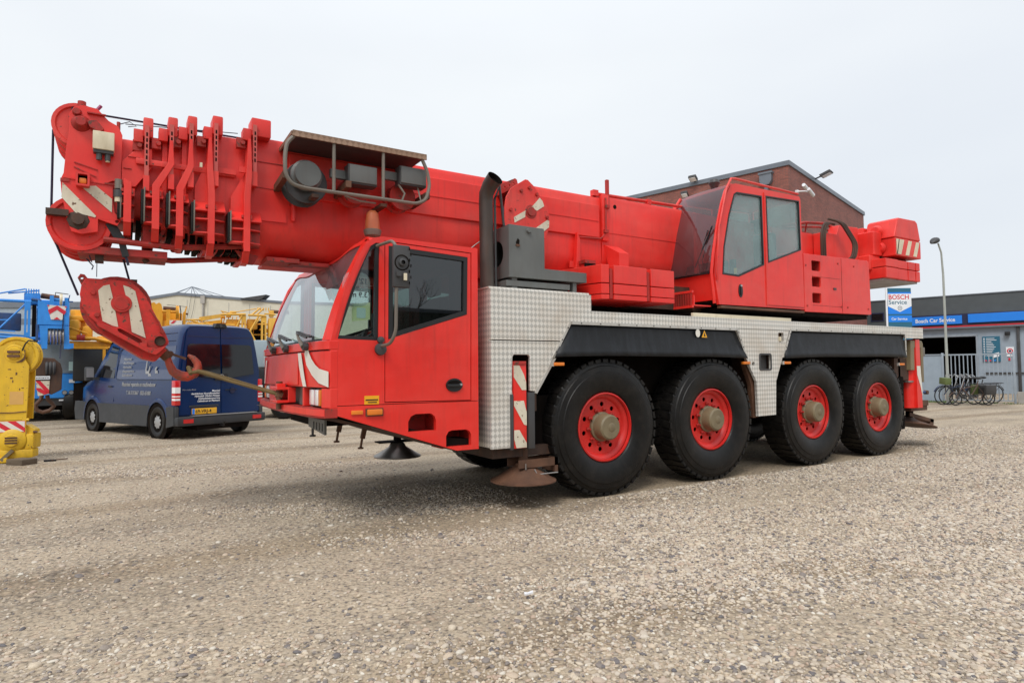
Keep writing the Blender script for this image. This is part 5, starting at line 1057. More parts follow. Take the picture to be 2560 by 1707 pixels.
m = MB(); m.prism(rrect(-4.815, -4.72, 2.895, 3.005, .01), 'y', .87, .95, redw, holes=[rrect(-4.80, -4.735, 2.91, 2.99, .008)]); m.box(-4.80, -4.735, .925, .93, 2.91, 2.99, dark); part(m, 'marker_lamp', parent=bh)
part(MB().box(-4.795, -4.74, .885, .925, 2.915, 2.965, orange, .014), 'marker_lens', parent=bh)
for pp in ([(-4.905, 2.92), (-4.91, 2.80), (-4.815, 2.685), (-4.68, 2.66), (-4.675, 2.675)], [(-4.78, 2.905), (-4.68, 2.925), (-4.565, 2.83), (-4.565, 2.715)]):
    part(MB().prism(pp, 'y', .943, .948, whitew), 'white_stripe', parent=bh)
m = MB(); m.tube([(-4.52, .90, 2.99), (-4.52, .90, 2.91)], .03, tubeg, 10).tube([(-4.52, .90, 2.90), (-4.52, .90, 2.84)], .036, greyd, 10).tube([(-4.52, .90, 2.84), (-4.52, .90, 2.80)], .028, cream, 10); part(m, 'cable_drum_switch', parent=bh)
m = MB(); m.tube([(-4.79, 1.0, 3.575), (-4.79, 1.0, 3.63)], .03, redd, 12).tube([(-4.72, 1.1, 3.57), (-4.66, 1.1, 3.66)], .014, pm('purple_red_rod', (.30, .03, .12), .5, var=.1), 8).box(-4.86, -4.84, 1.0, 1.02, 3.54, 3.60, ropem); part(m, 'rope_guard', parent=bh)
# anti-fall arm and lower stay frame
m = MB(); m.bar((-4.58, 1.0, 2.64), (-4.49, 1.0, 2.48), .02, .07, black).bar((-4.50, 1.0, 2.52), (-4.46, 1.0, 2.36), .03, .05, black).bar((-4.47, 1.0, 2.40), (-4.44, 1.0, 2.29), .015, .02, ropem); m.box(-5.01, -4.86, .93, 1.0, 2.65, 2.70, brown); part(m, 'rope_deflector')
m = MB()
for y, z in ((.98, 2.47), (1.28, 2.40)): m.tube([(-4.62, y, z+.02), (-4.10, y, z), (-3.72, y, z+.045), (-3.40, y, z+.08)], .026, redd, 8)
m.box(-4.34, -4.26, 1.0, 1.35, 2.45, 2.70, redd).tube([(-4.09, 1.1, 2.45), (-4.09, 1.1, 2.66)], .026, redd, 8).bar((-4.24, 1.05, 2.47), (-4.16, 1.05, 2.68), .03, .03, redd).box(-4.80, -4.15, 1.0, 1.4, 2.37, 2.43, redd).box(-4.68, -4.62, 1.05, 1.15, 2.31, 2.38, brown).tube([(-4.32, 1.1, 2.37), (-4.30, 1.1, 2.34)], .025, brown, 8)
m.prism([(-3.60, 2.50), (-3.50, 2.38), (-3.44, 2.38), (-3.40, 2.46)], 'y', 1.0, 1.06, redd); m.box(-3.33, -3.03, .98, 1.3, 2.42, 2.46, redd); part(m, 'stay_frame')
m = MB(); m.tube([(-4.72, 1.05, 2.36), (-4.70, 1.05, 2.30), (-4.74, 1.05, 2.33), (-4.69, 1.05, 2.27), (-4.70, 1.05, 2.24)], .005, ropem, 4); part(m, 'loose_wire')
# cable reel cage
m = MB(); m.box(-3.23, -1.95, .40, .93, 3.475, 3.49, greyd).prism([(-3.23, 3.445), (-1.95, 3.445), (-1.95, 3.50), (-3.23, 3.50)], 'y', .385, .40, alub); m.box(-3.24, -3.225, .40, .93, 3.46, 3.495, alub); part(m, 'cage_roof', bev=.002)
part(MB().tube([(-3.215, .41, 3.45), (-3.275, .41, 3.38), (-3.29, .41, 3.25), (-3.285, .41, 3.10), (-3.23, .41, 3.02), (-3.12, .41, 3.0), (-2.05, .41, 3.0), (-1.95, .41, 3.05), (-1.91, .41, 3.20), (-1.935, .41, 3.34), (-1.99, .41, 3.45)], .018, tubeg, 8, fillet=.05).tube([(-2.86, .41, 3.45), (-2.86, .41, 3.0)], .016, tubeg, 8).tube([(-2.39, .41, 3.45), (-2.39, .41, 3.0)], .016, tubeg, 8), 'cage_frame')
m = MB()
for x in (-3.28, -2.72, -1.93): m.bar((x, .42, 3.10), (x+.02, .93, 3.10), .05, .06, rust if x < -2 else brown)
for x in (-3.0, -2.35): m.bar((x, .5, 2.97), (x, .93, 2.97), .06, .03, brown)
part(m, 'cage_bracket')
for k, x in enumerate((-3.05, -2.58, -2.10)):
    rq = .19 if k == 0 else .135
    m = MB(); m.lathe([(.001, .64), (rq, .64), (rq+.005, .65), (.11, .66), (.11, .80), (rq+.005, .81), (rq, .83), (.001, .83)], (x, 0, 3.12), 'y', greyd if k == 0 else redd, 28); part(m, 'cable_reel')
part(MB().lathe([(.001, .505), (.115, .505), (.12, .515), (.12, .55), (.14, .56), (.14, .60)], (-3.065, 0, 3.165), 'y', grey, 28), 'reel_cover')
for x, z in ((-2.57, 3.22), (-2.06, 3.285)):
    part(MB().box(x-.14, x+.14, .47, .60, z-.095, z+.09, greyd, .006).box(x-.13, x+.135, .455, .472, z-.08, z+.085, grey, .006).box(x-.28, x-.14, .55, .6, z-.04, z+.04, grey), 'reel_box')
m = MB(); m.tube([(-2.2, .50, 3.19), (-2.15, .47, 3.10), (-2.18, .46, 3.03)], .010, tubeg, 5).tube([(-2.0, .50, 3.19), (-1.98, .47, 3.06)], .009, tubeg, 5).tube([(-2.75, .45, 2.99), (-2.6, .45, 2.96), (-2.45, .45, 2.96)], .008, tubeg, 5); part(m, 'cable')
# ropes of the crane
m = MB(); m.tube([(-4.74, 1.3, 3.69-.04), (-3.5, 1.3, 3.66), (-2.8, 1.3, 3.62)], .009, ropem, 6).tube([(-4.995, 1.2, 3.42), (-4.995, 1.2, 2.55)], .010, ropem, 6).tube([(-4.96, 1.2, 2.47), (-4.80, 1.25, 2.04)], .010, ropem, 6).tube([(-4.50, 1.2, 2.46), (-4.42, 1.25, 2.15)], .010, ropem, 6); part(m, 'hoist_rope')
m = MB(); m.tube([(-4.53, 1.0, 3.49), (-4.45, 1.0, 3.53), (-4.40, 1.0, 3.50), (-4.46, 1.0, 3.485)], .004, ropem, 4).tube([(-4.48, .96, 3.49), (-3.6, .93, 3.57)], .004, ropem, 4).tube([(-4.53, 1.0, 3.42), (-4.53, 1.0, 3.51)], .014, redd, 8).tube([(-4.67, 1.2, 2.36), (-4.67, 1.2, 2.20)], .003, ropem, 4); part(m, 'limit_cable')

# ================================================================== hook block and sling
hb = thing('hook_block', 'tilted red hook block with two dirty white stripes hanging below the boom head', 'hook block', (-4.46, 1.36, 1.8), world_space=True)
WORLD[hb.name] = Matrix.Translation((-4.46, 1.36, 1.8))
hbp = [(-4.745, 2.18), (-4.54, 2.18), (-4.42, 2.17), (-4.36, 2.12), (-4.30, 2.04), (-4.22, 1.87), (-4.145, 1.72), (-4.12, 1.65), (-4.155, 1.585), (-4.18, 1.545), (-4.22, 1.54), (-4.29, 1.57), (-4.47, 1.68), (-4.65, 1.79), (-4.72, 1.86), (-4.765, 1.94), (-4.785, 2.04), (-4.775, 2.12)]
for y0, y1 in ((1.15, 1.18), (1.56, 1.59)): part(MB().prism(hbp, 'y', y0, y1, hookred), 'cheek_plate', bev=.006, parent=hb)
part(MB().prism(ring(hbp, .03), 'y', 1.185, 1.555, redd).prism([(-4.76, 2.0), (-4.73, 1.84), (-4.64, 1.72), (-4.32, 1.50), (-4.22, 1.475), (-4.13, 1.58), (-4.30, 1.66), (-4.60, 1.86)], 'y', 1.19, 1.66, hookred), 'frame', parent=hb, bev=.01)
k_ = MB(); k_.prism([(-4.66, 1.80), (-4.655, 1.775), (-4.29, 1.555), (-4.22, 1.53), (-4.12, 1.64), (-4.13, 1.62), (-4.17, 1.60), (-4.22, 1.585), (-4.29, 1.60), (-4.29, 1.645), (-4.50, 1.77), (-4.52, 1.765)], 'y', 1.09, 1.15, hookred, holes=[[(-4.50, 1.725), (-4.35, 1.63), (-4.325, 1.64), (-4.34, 1.665), (-4.49, 1.755), (-4.51, 1.75)]]); part(k_, 'cheek_rim', bev=.004, parent=hb)
for pp in ([(-4.655, 2.08), (-4.62, 2.12), (-4.575, 2.135), (-4.555, 2.05), (-4.505, 1.77), (-4.545, 1.78), (-4.62, 1.82), (-4.64, 1.94)], [(-4.475, 2.135), (-4.43, 2.12), (-4.385, 2.09), (-4.36, 1.98), (-4.30, 1.68), (-4.405, 1.73), (-4.43, 1.93)]):
    part(MB().prism(pp, 'y', 1.144, 1.148, whitew), 'white_stripe', parent=hb)
part(MB().lathe([(.001, -.02), (.055, -.02), (.06, -.015), (.075, -.015), (.08, 0)], (-4.485, 1.148, 1.975), 'y', hookred, 28), 'hub_cap', parent=hb)
part(MB().lathe([(.001, .0), (.035, .0), (.042, -.02), (.045, .0)], (-4.19, 1.146, 1.655), 'y', brown, 16).lathe([(.001, -.02), (.016, -.02), (.02, 0)], (-4.175, 1.148, 1.74), 'y', redd, 8), 'pin', parent=hb)
m = MB()
for x, z in ((-4.69, 2.06), (-4.66, 1.87)): m.lathe([(.001, -.02), (.018, -.02), (.022, 0)], (x, 1.148, z), 'y', redd, 8)
part(m, 'pin', parent=hb)
part(MB().prism([(-4.805, 2.185), (-4.785, 2.22), (-4.755, 2.215), (-4.73, 2.18), (-4.745, 2.12), (-4.775, 2.12)], 'y', 1.2, 1.26, redd, holes=[circ(-4.775, 2.185, .012, 8)]), 'lug', parent=hb)
for k in range(3): part(MB().sheave((-4.52, 1.24+.125*k, 1.95), .265, .07, redd, 32), 'sheave', parent=hb)
part(MB().tube([(-4.27, 1.15, 1.93), (-4.20, 1.13, 1.82), (-4.17, 1.13, 1.72)], .008, redd, 6).box(-4.42, -4.37, 1.22, 1.3, 2.16, 2.20, brown), 'wire_guard', parent=hb)
m = MB(); m.tube([(-4.20, 1.33, 1.60), (-4.15, 1.32, 1.55), (-4.115, 1.31, 1.50)], [.05, .05, .04], rust, 12); part(m, 'hook_swivel', parent=hb)
hk = [(-4.125, 1.52), (-4.105, 1.45), (-4.075, 1.385), (-4.02, 1.345), (-3.96, 1.335), (-3.90, 1.36), (-3.87, 1.41), (-3.875, 1.46), (-3.91, 1.505), (-3.955, 1.535)]
rr = [.035, .040, .048, .056, .055, .050, .046, .040, .032, .016]
P_ = []; rs_ = []
for i in range(len(hk)-1):
    for t in (0, .5): P_.append((hk[i][0]*(1-t)+hk[i+1][0]*t, 1.31, hk[i][1]*(1-t)+hk[i+1][1]*t)); rs_.append(rr[i]*(1-t)+rr[i+1]*t)
P_.append((hk[-1][0], 1.31, hk[-1][1])); rs_.append(rr[-1]); rs_ = [r*.82 for r in rs_]
hm = pm('hook_worn_red', (.45, .05, .025), .55, var=.3, dirt=1.0, dirtc=(.17, .09, .06), chip=.7, chipc=(.14, .075, .05), vscale=8)
part(MB().tube(P_, rs_, hm, 14), 'hook', parent=hb)
part(MB().bar((-4.09, 1.31, 1.545), (-3.97, 1.31, 1.50), .025, .022, rust).lathe([(.001, -.03), (.028, -.03), (.028, .03), (.001, .03)], (-4.10, 1.31, 1.545), 'y', rust, 10), 'safety_latch', parent=hb)
sl = MB(); sl.tube([(-3.93, 1.27, 1.37), (-3.87, 1.27, 1.385), (-3.59, 1.25, 1.285), (-3.20, 1.18, 1.16), (-3.15, 1.16, 1.145)], [.014, .020, .014, .017, .017], strapm, 8).tube([(-3.94, 1.34, 1.40), (-3.90, 1.34, 1.41), (-3.56, 1.28, 1.30), (-3.20, 1.20, 1.175), (-3.15, 1.18, 1.155)], [.010, .014, .009, .011, .011], strapm, 8).tube([(-3.93, 1.26, 1.36), (-3.95, 1.31, 1.42), (-3.92, 1.36, 1.405)], .020, strapm, 8).tube([(-3.20, 1.17, 1.16), (-3.14, 1.16, 1.14)], .038, hubm, 10)
tag(sl.obj('lifting_sling', None), 'olive webbing sling stretched from the hook to the crane front bumper', 'sling')

# ================================================================== blue van
VA = math.atan2(-.9214, .3886)
van = thing('parked_van', 'dark blue panel van parked behind the hook, rear doors facing the yard', 'van', (-3.84, 9.84, 0), VA)
def vw(z): return float(np.interp(z, [.3, .7, 1.15, 1.6, 2.1, 2.3], [0, 0, .015, .06, .15, .20]))      # inward lean of the side
def vtop(x): return float(np.interp(x, [-4.12, -4.0, -3.75, -3.3, -2.62, -2.35, -1.9, .3, .60, .72], [.95, 1.05, 1.14, 1.26, 2.15, 2.30, 2.36, 2.40, 2.38, 2.34]))
xs = [-4.14, -4.08, -3.9, -3.6, -3.3, -3.1, -2.85, -2.62, -2.35, -1.9, -1, 0, .5, .66, .70]
VW = 1.93
m = MB(); rows = []; vs = []
for x in xs:
    zt = vtop(x); tap = .18*max(0, (-3.6-x)/.55)**2; zb = .42
    o = []
    for f in (0, .15, .35, .55, .75, .90): z = zb+(zt-zb)*f; o.append((tap+vw(z), z))
    e = vw(zt)+tap; o += [(e+.03, zb+(zt-zb)*.965), (e+.10, zt-.005), (e+.3, zt+.012)]
    shrink = .015 if x > .69 else 0
    o = [(y+shrink, z-shrink*.5) for y, z in o]
    full = o+[(VW-y, z) for y, z in reversed(o)]
    rx = x+(0 if x < .3 else 0)
    vs += [(rx-(max(0, z-1.2)*.06 if x > .4 else 0), y, z) for y, z in full]
    nn = len(full)
fs = [(i*nn+j, i*nn+(j+1) % nn, (i+1)*nn+(j+1) % nn, (i+1)*nn+j) for i in range(len(xs)-1) for j in range(nn)]
fs += [tuple(range(nn)), tuple((len(xs)-1)*nn+j for j in range(nn-1, -1, -1))]
m.add(vs, fs, vanb); m.obj('body', van, sharp=50)
def rx_(z): return .712-max(0, z-1.2)*.06
def rearq(pts, off, th, mat, name, parent=None, holes=()):     # polygon (y, z) lying on the sloping rear face
    m = MB(); n_ = len(pts); v = [(rx_(z)+off, y, z) for y, z in pts]+[(rx_(z)+off+th, y, z) for y, z in pts]
    m.add(v, [tuple(range(n_)), tuple(range(2*n_-1, n_-1, -1))]+[(i, (i+1) % n_, n_+(i+1) % n_, n_+i) for i in range(n_)], mat); return m.obj(name, parent or van)
for k in (0, 1):
    s_ = (lambda p: p) if k == 0 else (lambda p: [(VW-y, z) for y, z in p])
    dr_ = rearq(s_([(.07, .50), (.955, .50), (.955, 2.31), (.36, 2.31), (.27, 2.27), (.24, 2.2), (.10, 1.3)]), 0, .012, vanb, 'rear_door')
    pn = rearq(s_([(.20, 1.33), (.945, 1.22), (.945, 1.97), (.30, 1.97), (.25, 1.93)]), .013, .006, gblack, 'window_pane', dr_)
    rearq(s_([(.26, 2.14), (.95, 2.125), (.95, 2.115), (.27, 2.13)]), .0125, .003, bnavy, 'crease', dr_)
    tl = MB(); y0, y1 = (-.012, .10) if k == 0 else (VW-.10, VW+.012)
    t_ = tl.box(.57, .725, y0, y1, .70, 1.21, redl, .02).obj('tail_light', van)
    MB().box(.60, .731, y0-.004 if k == 0 else y0+.01, y1-.01 if k == 0 else y1+.004, .95, 1.07, whl).obj('clear_lens', t_); MB().box(.60, .730, y0-.003 if k == 0 else y0+.01, y1-.01 if k == 0 else y1+.003, .80, .84, whl).box(.60, .730, y0-.003 if k == 0 else y0+.01, y1-.01 if k == 0 else y1+.003, .87, .895, whl).obj('clear_lens', t_)
    MB().box(.83, .865, .10 if k == 0 else VW-.30, .30 if k == 0 else VW-.10, .34, .42, redl).obj('reflector', van)
m = MB(); m.box(.45, .85, -.02, VW+.02, .28, .47, vang, .04).box(.40, .75, -.015, .06, .28, .68, vang, .03).box(.40, .75, VW-.06, VW+.015, .28, .68, vang, .03); bu = m.obj('rear_bumper', van)
MB().box(.70, .86, .30, VW-.2, .472, .485, silver).obj('step_strip', bu)
pltM = Matrix.Translation((.742, .34, .535)) @ Matrix(((0, 0, 1, 0), (1, 0, 0, 0), (0, 1, 0, 0), (0, 0, 0, 1)))
rp = MB().box(.725, .740, .33, .86, .505, .625, plateY, .003).box(.7405, .742, .335, .385, .51, .62, signb).obj('number_plate', van)
def MR(y, z, off=.0): return Matrix(((0, 0, 1, rx_(z)+.015+off), (1, 0, 0, y), (0, 1, 0, z), (0, 0, 0, 1)))
text('plate_lettering', '69-VRJ-4', .10, Matrix(((0, 0, 1, .742), (1, 0, 0, .40), (0, 1, 0, .53), (0, 0, 0, 1))), ink, rp, sx=.95, bold=.001)
MB().box(.715, .735, .28, .90, .655, .69, vang).obj('handle_strip', van)
for k, s_ in enumerate(('Materieel', 'Aandrijvingen Versnellingsbakken', 'Hydrauliek Cilinders Pompen', 'Hydrauliekslangenservice', 'Cabinebouw en Plaatwerk')):
    text('rear_lettering', s_, .052, MR(.93, .965-.052*k), signw, van, align='RIGHT', sx=.88, shear=.25, bold=.0012)
text('rear_lettering', 'Mercedes-Benz', .045, MR(.13, 1.0), silver, van, sx=1.0, shear=.2)
text('rear_lettering', '313', .045, MR(1.66, 1.0), silver, van, sx=1.0)
MB().box(.722, .735, 1.05, 1.32, .985, 1.0, black).lathe([(.001, -.002), (.06, -.002), (.06, .004), (.001, .004)], (.725, 1.22, .975), 'x', bnavy, 14).obj('door_handle', van)
MB().prism([(.82, 1.2), (1.12, 1.2), (1.10, 1.34), (.86, 1.34)], 'x', .722, .727, black).lathe([(.045, 0), (.055, .003), (.055, .006), (.045, .006)], (.727, .97, 1.275), 'x', silver, 20).bar((.73, .97, 1.275), (.73, .97, 1.325), .008, .004, silver).bar((.73, .97, 1.275), (.73, .93, 1.25), .008, .004, silver).bar((.73, .97, 1.275), (.73, 1.01, 1.25), .008, .004, silver).obj('badge', van)
MB().prism([(.82, 2.33), (1.1, 2.33), (1.06, 2.42), (.86, 2.42)], 'x', .56, .70, black).disc((0, .95, 2.37), 'x', .03, .70, .715, greyd, 10).obj('rear_camera', van)
def sideq(pts, off, mat, name, holes=(), parent=None):
    m = MB(); n_ = len(pts); v = [(x, vw(z)-off, z) for x, z in pts]+[(x, vw(z)-off-.005, z) for x, z in pts]
    m.add(v, [tuple(range(n_)), tuple(range(2*n_-1, n_-1, -1))]+[(i, (i+1) % n_, n_+(i+1) % n_, n_+i) for i in range(n_)], mat); return m.obj(name, parent or van)
m = MB(); arch = lambda cx: [(cx+.42*math.cos(a), .34+.42*math.sin(a)) for a in np.linspace(PI, 0, 14)]
m.prism([(-2.74, .24), (-2.76, .50), (-2.88, .68), (-.30, .68), (-.40, .5), (-.43, .24)], 'y', -.03, .02, vang); m.prism([(.40, .24), (.42, .5), (.38, .66), (.70, .68), (.72, .3)], 'y', -.03, .02, vang); m.prism([(-4.12, .25), (-4.18, .5), (-4.14, .70), (-3.50, .68), (-3.57, .5), (-3.60, .25)], 'y', -.02, .05, vang); m.box(-4.2, -4.0, .1, VW-.1, .25, .7, vang, .05); m.prism([(-2.77, .24), (-2.90, .68), (-.42, .68), (-.42, .24)], 'y', VW-.02, VW+.03, vang); m.obj('lower_cladding', van)
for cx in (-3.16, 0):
    sideq([(cx+.42*math.cos(a), .34+.42*math.sin(a)) for a in np.linspace(0, 2*PI, 24, endpoint=False)], .001, dark, 'arch_shade_disc')  # flat dark disc on the side, painting the shade inside the wheel opening
    m = MB(); v = []; 
    for a in np.linspace(-.1, PI+.1, 14):
        for r, y in ((.42, -.03), (.47, -.028), (.50, .0)): v.append((cx+r*math.cos(a), y, .34+r*math.sin(a)))
    m.add(v, [(i*3+j, i*3+j+1, i*3+4+j, i*3+3+j) for i in range(13) for j in range(2)], vanb); m.obj('arch_lip', van)
    for y0, fl_ in ((.0, 1), (VW-.22, -1)):
        m = MB(); pr_ = [(.20, .02), (.23, .0), (.30, .0), (.335, .03), (.34, .08), (.34, .17), (.30, .21), (.001, .21)]
        if fl_ < 0: pr_ = [(r, .22-h) for r, h in pr_]
        m.lathe([(r, h-.02) for r, h in pr_], (cx, y0, .34), 'y', rubber, 32); w0 = m.obj('wheel', van)
        m = MB(); yy = y0-.005 if fl_ > 0 else y0+.20
        m.lathe([(.215, 0), (.20, .008), (.08, -.008), (.001, -.012)], (cx, yy, .34), 'y', silver, 28)
        for k in range(9): a = 2*PI*k/9; m.prism([(cx+.165*math.cos(a+d)+.0, .34+.165*math.sin(a+d)) if q else (cx+.12*math.cos(a+d), .34+.12*math.sin(a+d)) for q, d in ((0, -.1), (1, -.16), (1, .16), (0, .1))], 'y', yy-.008 if fl_ > 0 else yy, yy-.002 if fl_ > 0 else yy+.01, dark)
        m.obj('wheel_trim', w0)
sideq([(-2.0, 1.90), (-2.0, 1.24), (.52, 1.24), (.50, 1.93)], .002, pm('van_panel_blue', (.006, .020, .085), .22, var=.05, coat=.6), 'side_window_panel')
m = MB(); m.tube([(-1.86, vw(1.9)-.01, 1.93), (-2.02, vw(1.8)-.012, 1.86), (-2.03, vw(1.3)-.012, 1.27), (-1.97, vw(1.2)-.014, 1.225), (.55, vw(1.22)-.012, 1.235)], .008, vanb, 5, fillet=.05); m.obj('slide_rail', van)
for z in (2.03, 2.19): sideq([(-.3, z), (-.3, z+.02), (.42, z+.015), (.42, z+.005)], .003, bnavy, 'side_groove')
sideq([(-2.12, 1.26), (-2.12, 1.95), (-2.45, 2.0), (-3.02, 1.28)], .003, gblack, 'door_window')
sideq([(-2.08, .72), (-2.08, 2.05), (-2.095, 2.05), (-2.095, .72)], .003, bnavy, 'door_gap')
MB().box(-2.35, -2.18, vw(1.1)-.03, vw(1.1), 1.05, 1.08, black).obj('door_handle', van)
m = MB(); m.add([(-3.32, .12, 1.27), (-2.60, .18, 2.13), (-2.60, VW-.18, 2.13), (-3.32, VW-.12, 1.27)], [(0, 1, 2, 3)], gblack, Matrix.Translation((-.012, 0, .012))); m.obj('windshield', van)
MB().box(-3.08, -2.95, -.24, -.07, 1.20, 1.52, vang, .03).box(-3.0, -2.9, -.10, .05, 1.22, 1.28, vang).box(-2.955, -2.947, -.23, -.08, 1.28, 1.50, silver).obj('wing_mirror', van)
def MS(x, z): return Matrix(((1, 0, 0, x), (0, .998, .06, vw(z)-.008), (0, .03, -1, z), (0, 0, 0, 1))) if 0 else Matrix(((1, 0, 0, x), (0, 0, 1, vw(z)-.006), (0, 1, 0, z), (0, 0, 0, 1)))
text('side_lettering', 'Materieel reparatie en machinebouw', .13, MS(-1.69, 1.08), silver, van, sx=.80, shear=.2, bold=.002)
text('side_lettering', 'T. 06 51313667   0525 651800', .115, MS(-1.46, .90), silver, van, sx=.78, shear=.2, bold=.002)
for k, s_ in enumerate(('Materieel', 'Aandrijvingen', 'Hydrauliek', 'Slangenservice', 'Cabinebouw')):
    text('side_lettering', s_, .075, Matrix.Translation((0, -.008-.0*k, 0)) @ MS(-1.72, 1.66-.09*k), silver, van, sx=1.25, shear=.2, bold=.001)
m = MB()
for x, z, h in ((-.62, 1.35, .3), (-.50, 1.3, .22), (-.2, 1.36, .14)): m.prism([(x, z), (x+.12, z), (x+.10, z+.06), (x+.03, z+.06), (x+.09, z+h), (x+.06, z+h), (x-.01, z+.10)], 'y', vw(1.4)-.018, vw(1.4)-.012, silver)
m.obj('machine_decal', van)
MB().box(.2, .8, .4, VW-.4, .18, .3, dark).tube([(.75, .9, .25), (.95, .9, .25), (.98, .9, .34)], .02, black, 6).box(-3.9, .4, .3, VW-.3, .22, .45, dark).obj('underbody', van)

# ================================================================== yellow boom head standing on the ground, far left
yh = thing('yellow_boom_head', 'worn yellow crane boom end with pulley and red white stripes at the left edge', 'crane part', (-5.9, 7.2, 0), R_(-12))
m = MB(); m.prism([(-.9, .66), (.17, .66), (.185, 1.1), (.19, 1.50), (-.0, 1.86), (-.2, 1.80), (-.9, 1.75)], 'y', -.05, -.02, yellow, holes=[circ(.0, 1.69, .085, 14)]); m.prism([(-.9, .30), (.16, .30), (.17, .654), (-.9, .654)], 'y', -.05, -.02, yellow); m.prism([(-.9, .66), (.17, .66), (.19, 1.50), (0, 1.86), (-.9, 1.75)], 'y', .22, .25, yellow); m.obj('side_plate', yh, bev=.004)
MB().sheave((0, .04, 1.66), .30, .08, yellow, 36).obj('sheave', yh); MB().sheave((0, .15, 1.66), .30, .08, yellow, 36).obj('sheave', yh)
MB().lathe([(.001, -.03), (.09, -.03), (.10, -.01), (.13, -.01), (.14, 0)], (.0, -.05, 1.69), 'y', yellow, 24).obj('axle_cap', yh)
for z in (1.655, 1.72): MB().box(-.08, .08, -.105, -.079, z-.02, z+.015, rust).obj('axle_slot', yh)
MB().prism([(.10, 1.56), (.14, 1.60), (.14, 1.75), (.12, 1.75), (.12, 1.62), (.03, 1.565), (.03, 1.55)], 'y', -.058, -.051, rust).obj('rust_strip', yh)
for x, z, a, b in ((-.08, 1.44, .04, .012), (-.05, 1.30, .035, .02), (.02, 1.36, .02, .04), (.10, 1.15, .03, .012), (.07, 1.12, .012, .03), (-.02, 1.24, .012, .04)): MB().box(x, x+a, -.053, -.0505, z, z+b, rust).obj('rust_patch', yh)
MB().box(-.05, .13, -.053, -.0505, .90, 1.10, pm('faded_label', (.62, .36, .10), .6, var=.15)).obj('faded_label', yh)
for k in range(4):
    x0 = -.62+.22*k
    MB().prism([(x0, .64), (x0+.11, .64), (min(x0+.33, .155), .48 if k < 3 else .56), (min(x0+.22, .155), .48 if k < 3 else .60)] if k < 3 else [(.04, .64), (.155, .64), (.155, .54)], 'y', -.054, -.051, white).obj('warning_stripe', yh)
MB().box(-.62, .16, -.0525, -.0502, .47, .645, signr).obj('warning_stripe', yh)
MB().lathe([(.001, -.05), (.085, -.05), (.10, -.03), (.15, -.02), (.18, 0)], (0, -.05, .345), 'y', yellow, 24).obj('lower_boss', yh)
for z in (.31, .35, .39): MB().box(-.08, .08, -.107, -.101, z-.012, z+.012, rust).obj('axle_slot', yh)
m = MB(); m.box(-.9, .18, -.02, .25, .05, .30, yellow, .02).box(-.2, .27, -.06, .2, .07, .20, yellow, .02).box(.15, .27, -.04, .3, .20, .44, yellow, .03).prism([(.16, .40), (.28, .46), (.27, .50), (.16, .58)], 'y', 0, .2, yellow).box(-.20, -.04, -.12, -.02, .01, .1, yellow, .02).bar((-.12, -.1, .05), (.02, -.08, .20), .05, .05, hubm); m.obj('base_frame', yh, bev=0)
MB().tube([(.12, -.03, .66), (.20, -.03, .66)], .022, yellow, 8).tube([(.26, -.02, .47), (.31, -.02, .46)], .018, rust, 8).obj('locking_pin', yh)
MB().tube([(-.9, -.06, .79), (.0, -.06, .775), (.17, -.06, .79)], .007, rust, 5).tube([(.10, -.06, 1.74), (.14, -.07, 1.84), (.18, -.05, 1.9), (.26, .05, 1.88)], .012, black, 5).obj('cable', yh)
tb = thing('timber_block', 'short grey timber block on the gravel under the yellow boom end', 'timber block', (-5.65, 6.75, 0), math.atan2(.14, .17))
MB().box(-.115, .115, 0, .34, 0, .085, timber, .008).obj('block', tb)
WORLD_ = None
db = MB(); db.prism([(0, 0), (.06, .005), (.075, .03), (.03, .018), (.015, .035)], 'z', .012, .022, signw); tag(db.obj('plastic_scrap', None, loc=(-2.40, -2.02, .012)), 'small white plastic scrap lying on the gravel in the foreground', 'litter')
m = MB(); m.box(0, .16, 0, .03, 0, .03, black).bar((.1, 0, .02), (.30, .1, .02), .02, .015, rust); tag(m.obj('metal_scrap', None, loc=(-5.50, 6.98, 0)), 'small dark metal scrap on the gravel right of the timber block', 'scrap')

# ================================================================== blue crane, far left
bc_ = thing('blue_crane', 'blue mobile crane with lattice jib parked behind the yellow boom end', 'mobile crane', (-6.4, 17.2, 0), R_(5))
bx = 0.0; by = -3.0
MB().prism([(-1.6, .66), (.92, .66), (.92, 1.30), (.84, 1.36), (-1.6, 1.36)], 'y', 0, 2.4, blue).obj('cab_body', bc_, bev=.02)
MB().prism([(-1.55, 1.362), (.86, 1.362), (.76, 2.22), (.62, 2.30), (-1.4, 2.30)], 'y', .12, 2.3, blue).obj('cab_upper', bc_, bev=.03)
MB().prism([(-1.5, 1.38), (.83, 1.38), (.73, 2.22), (-1.35, 2.22)], 'y', .09, .118, pm('pale_windshield', (.20, .25, .27), .12, var=.2, spec=.8, noise_rough=.03)).obj('windshield', bc_)
MB().box(.57, .75, .07, .088, 1.45, 1.72, pm('mint_note', (.55, .75, .72), .6, var=.05)).obj('paper_note', bc_)
MB().box(.58, .72, -.012, -.002, 1.10, 1.20, signw).obj('sticker', bc_)
for x, mm in ((.48, silver), (.64, silver), (.81, orange)): MB().disc((x, 0, .82), 'y', .055, -.03, .01, mm, 16).lathe([(.055, -.035), (.065, -.035), (.065, .0)], (x, 0, .82), 'y', black, 16).obj('headlight', bc_)
MB().box(-1.6, .9, .05, 2.4, .45, .655, greyd).box(-1.4, .8, .4, 6, .3, .9, dark).box(.35, .50, -.01, .04, .58, .62, signw).obj('chassis', bc_)
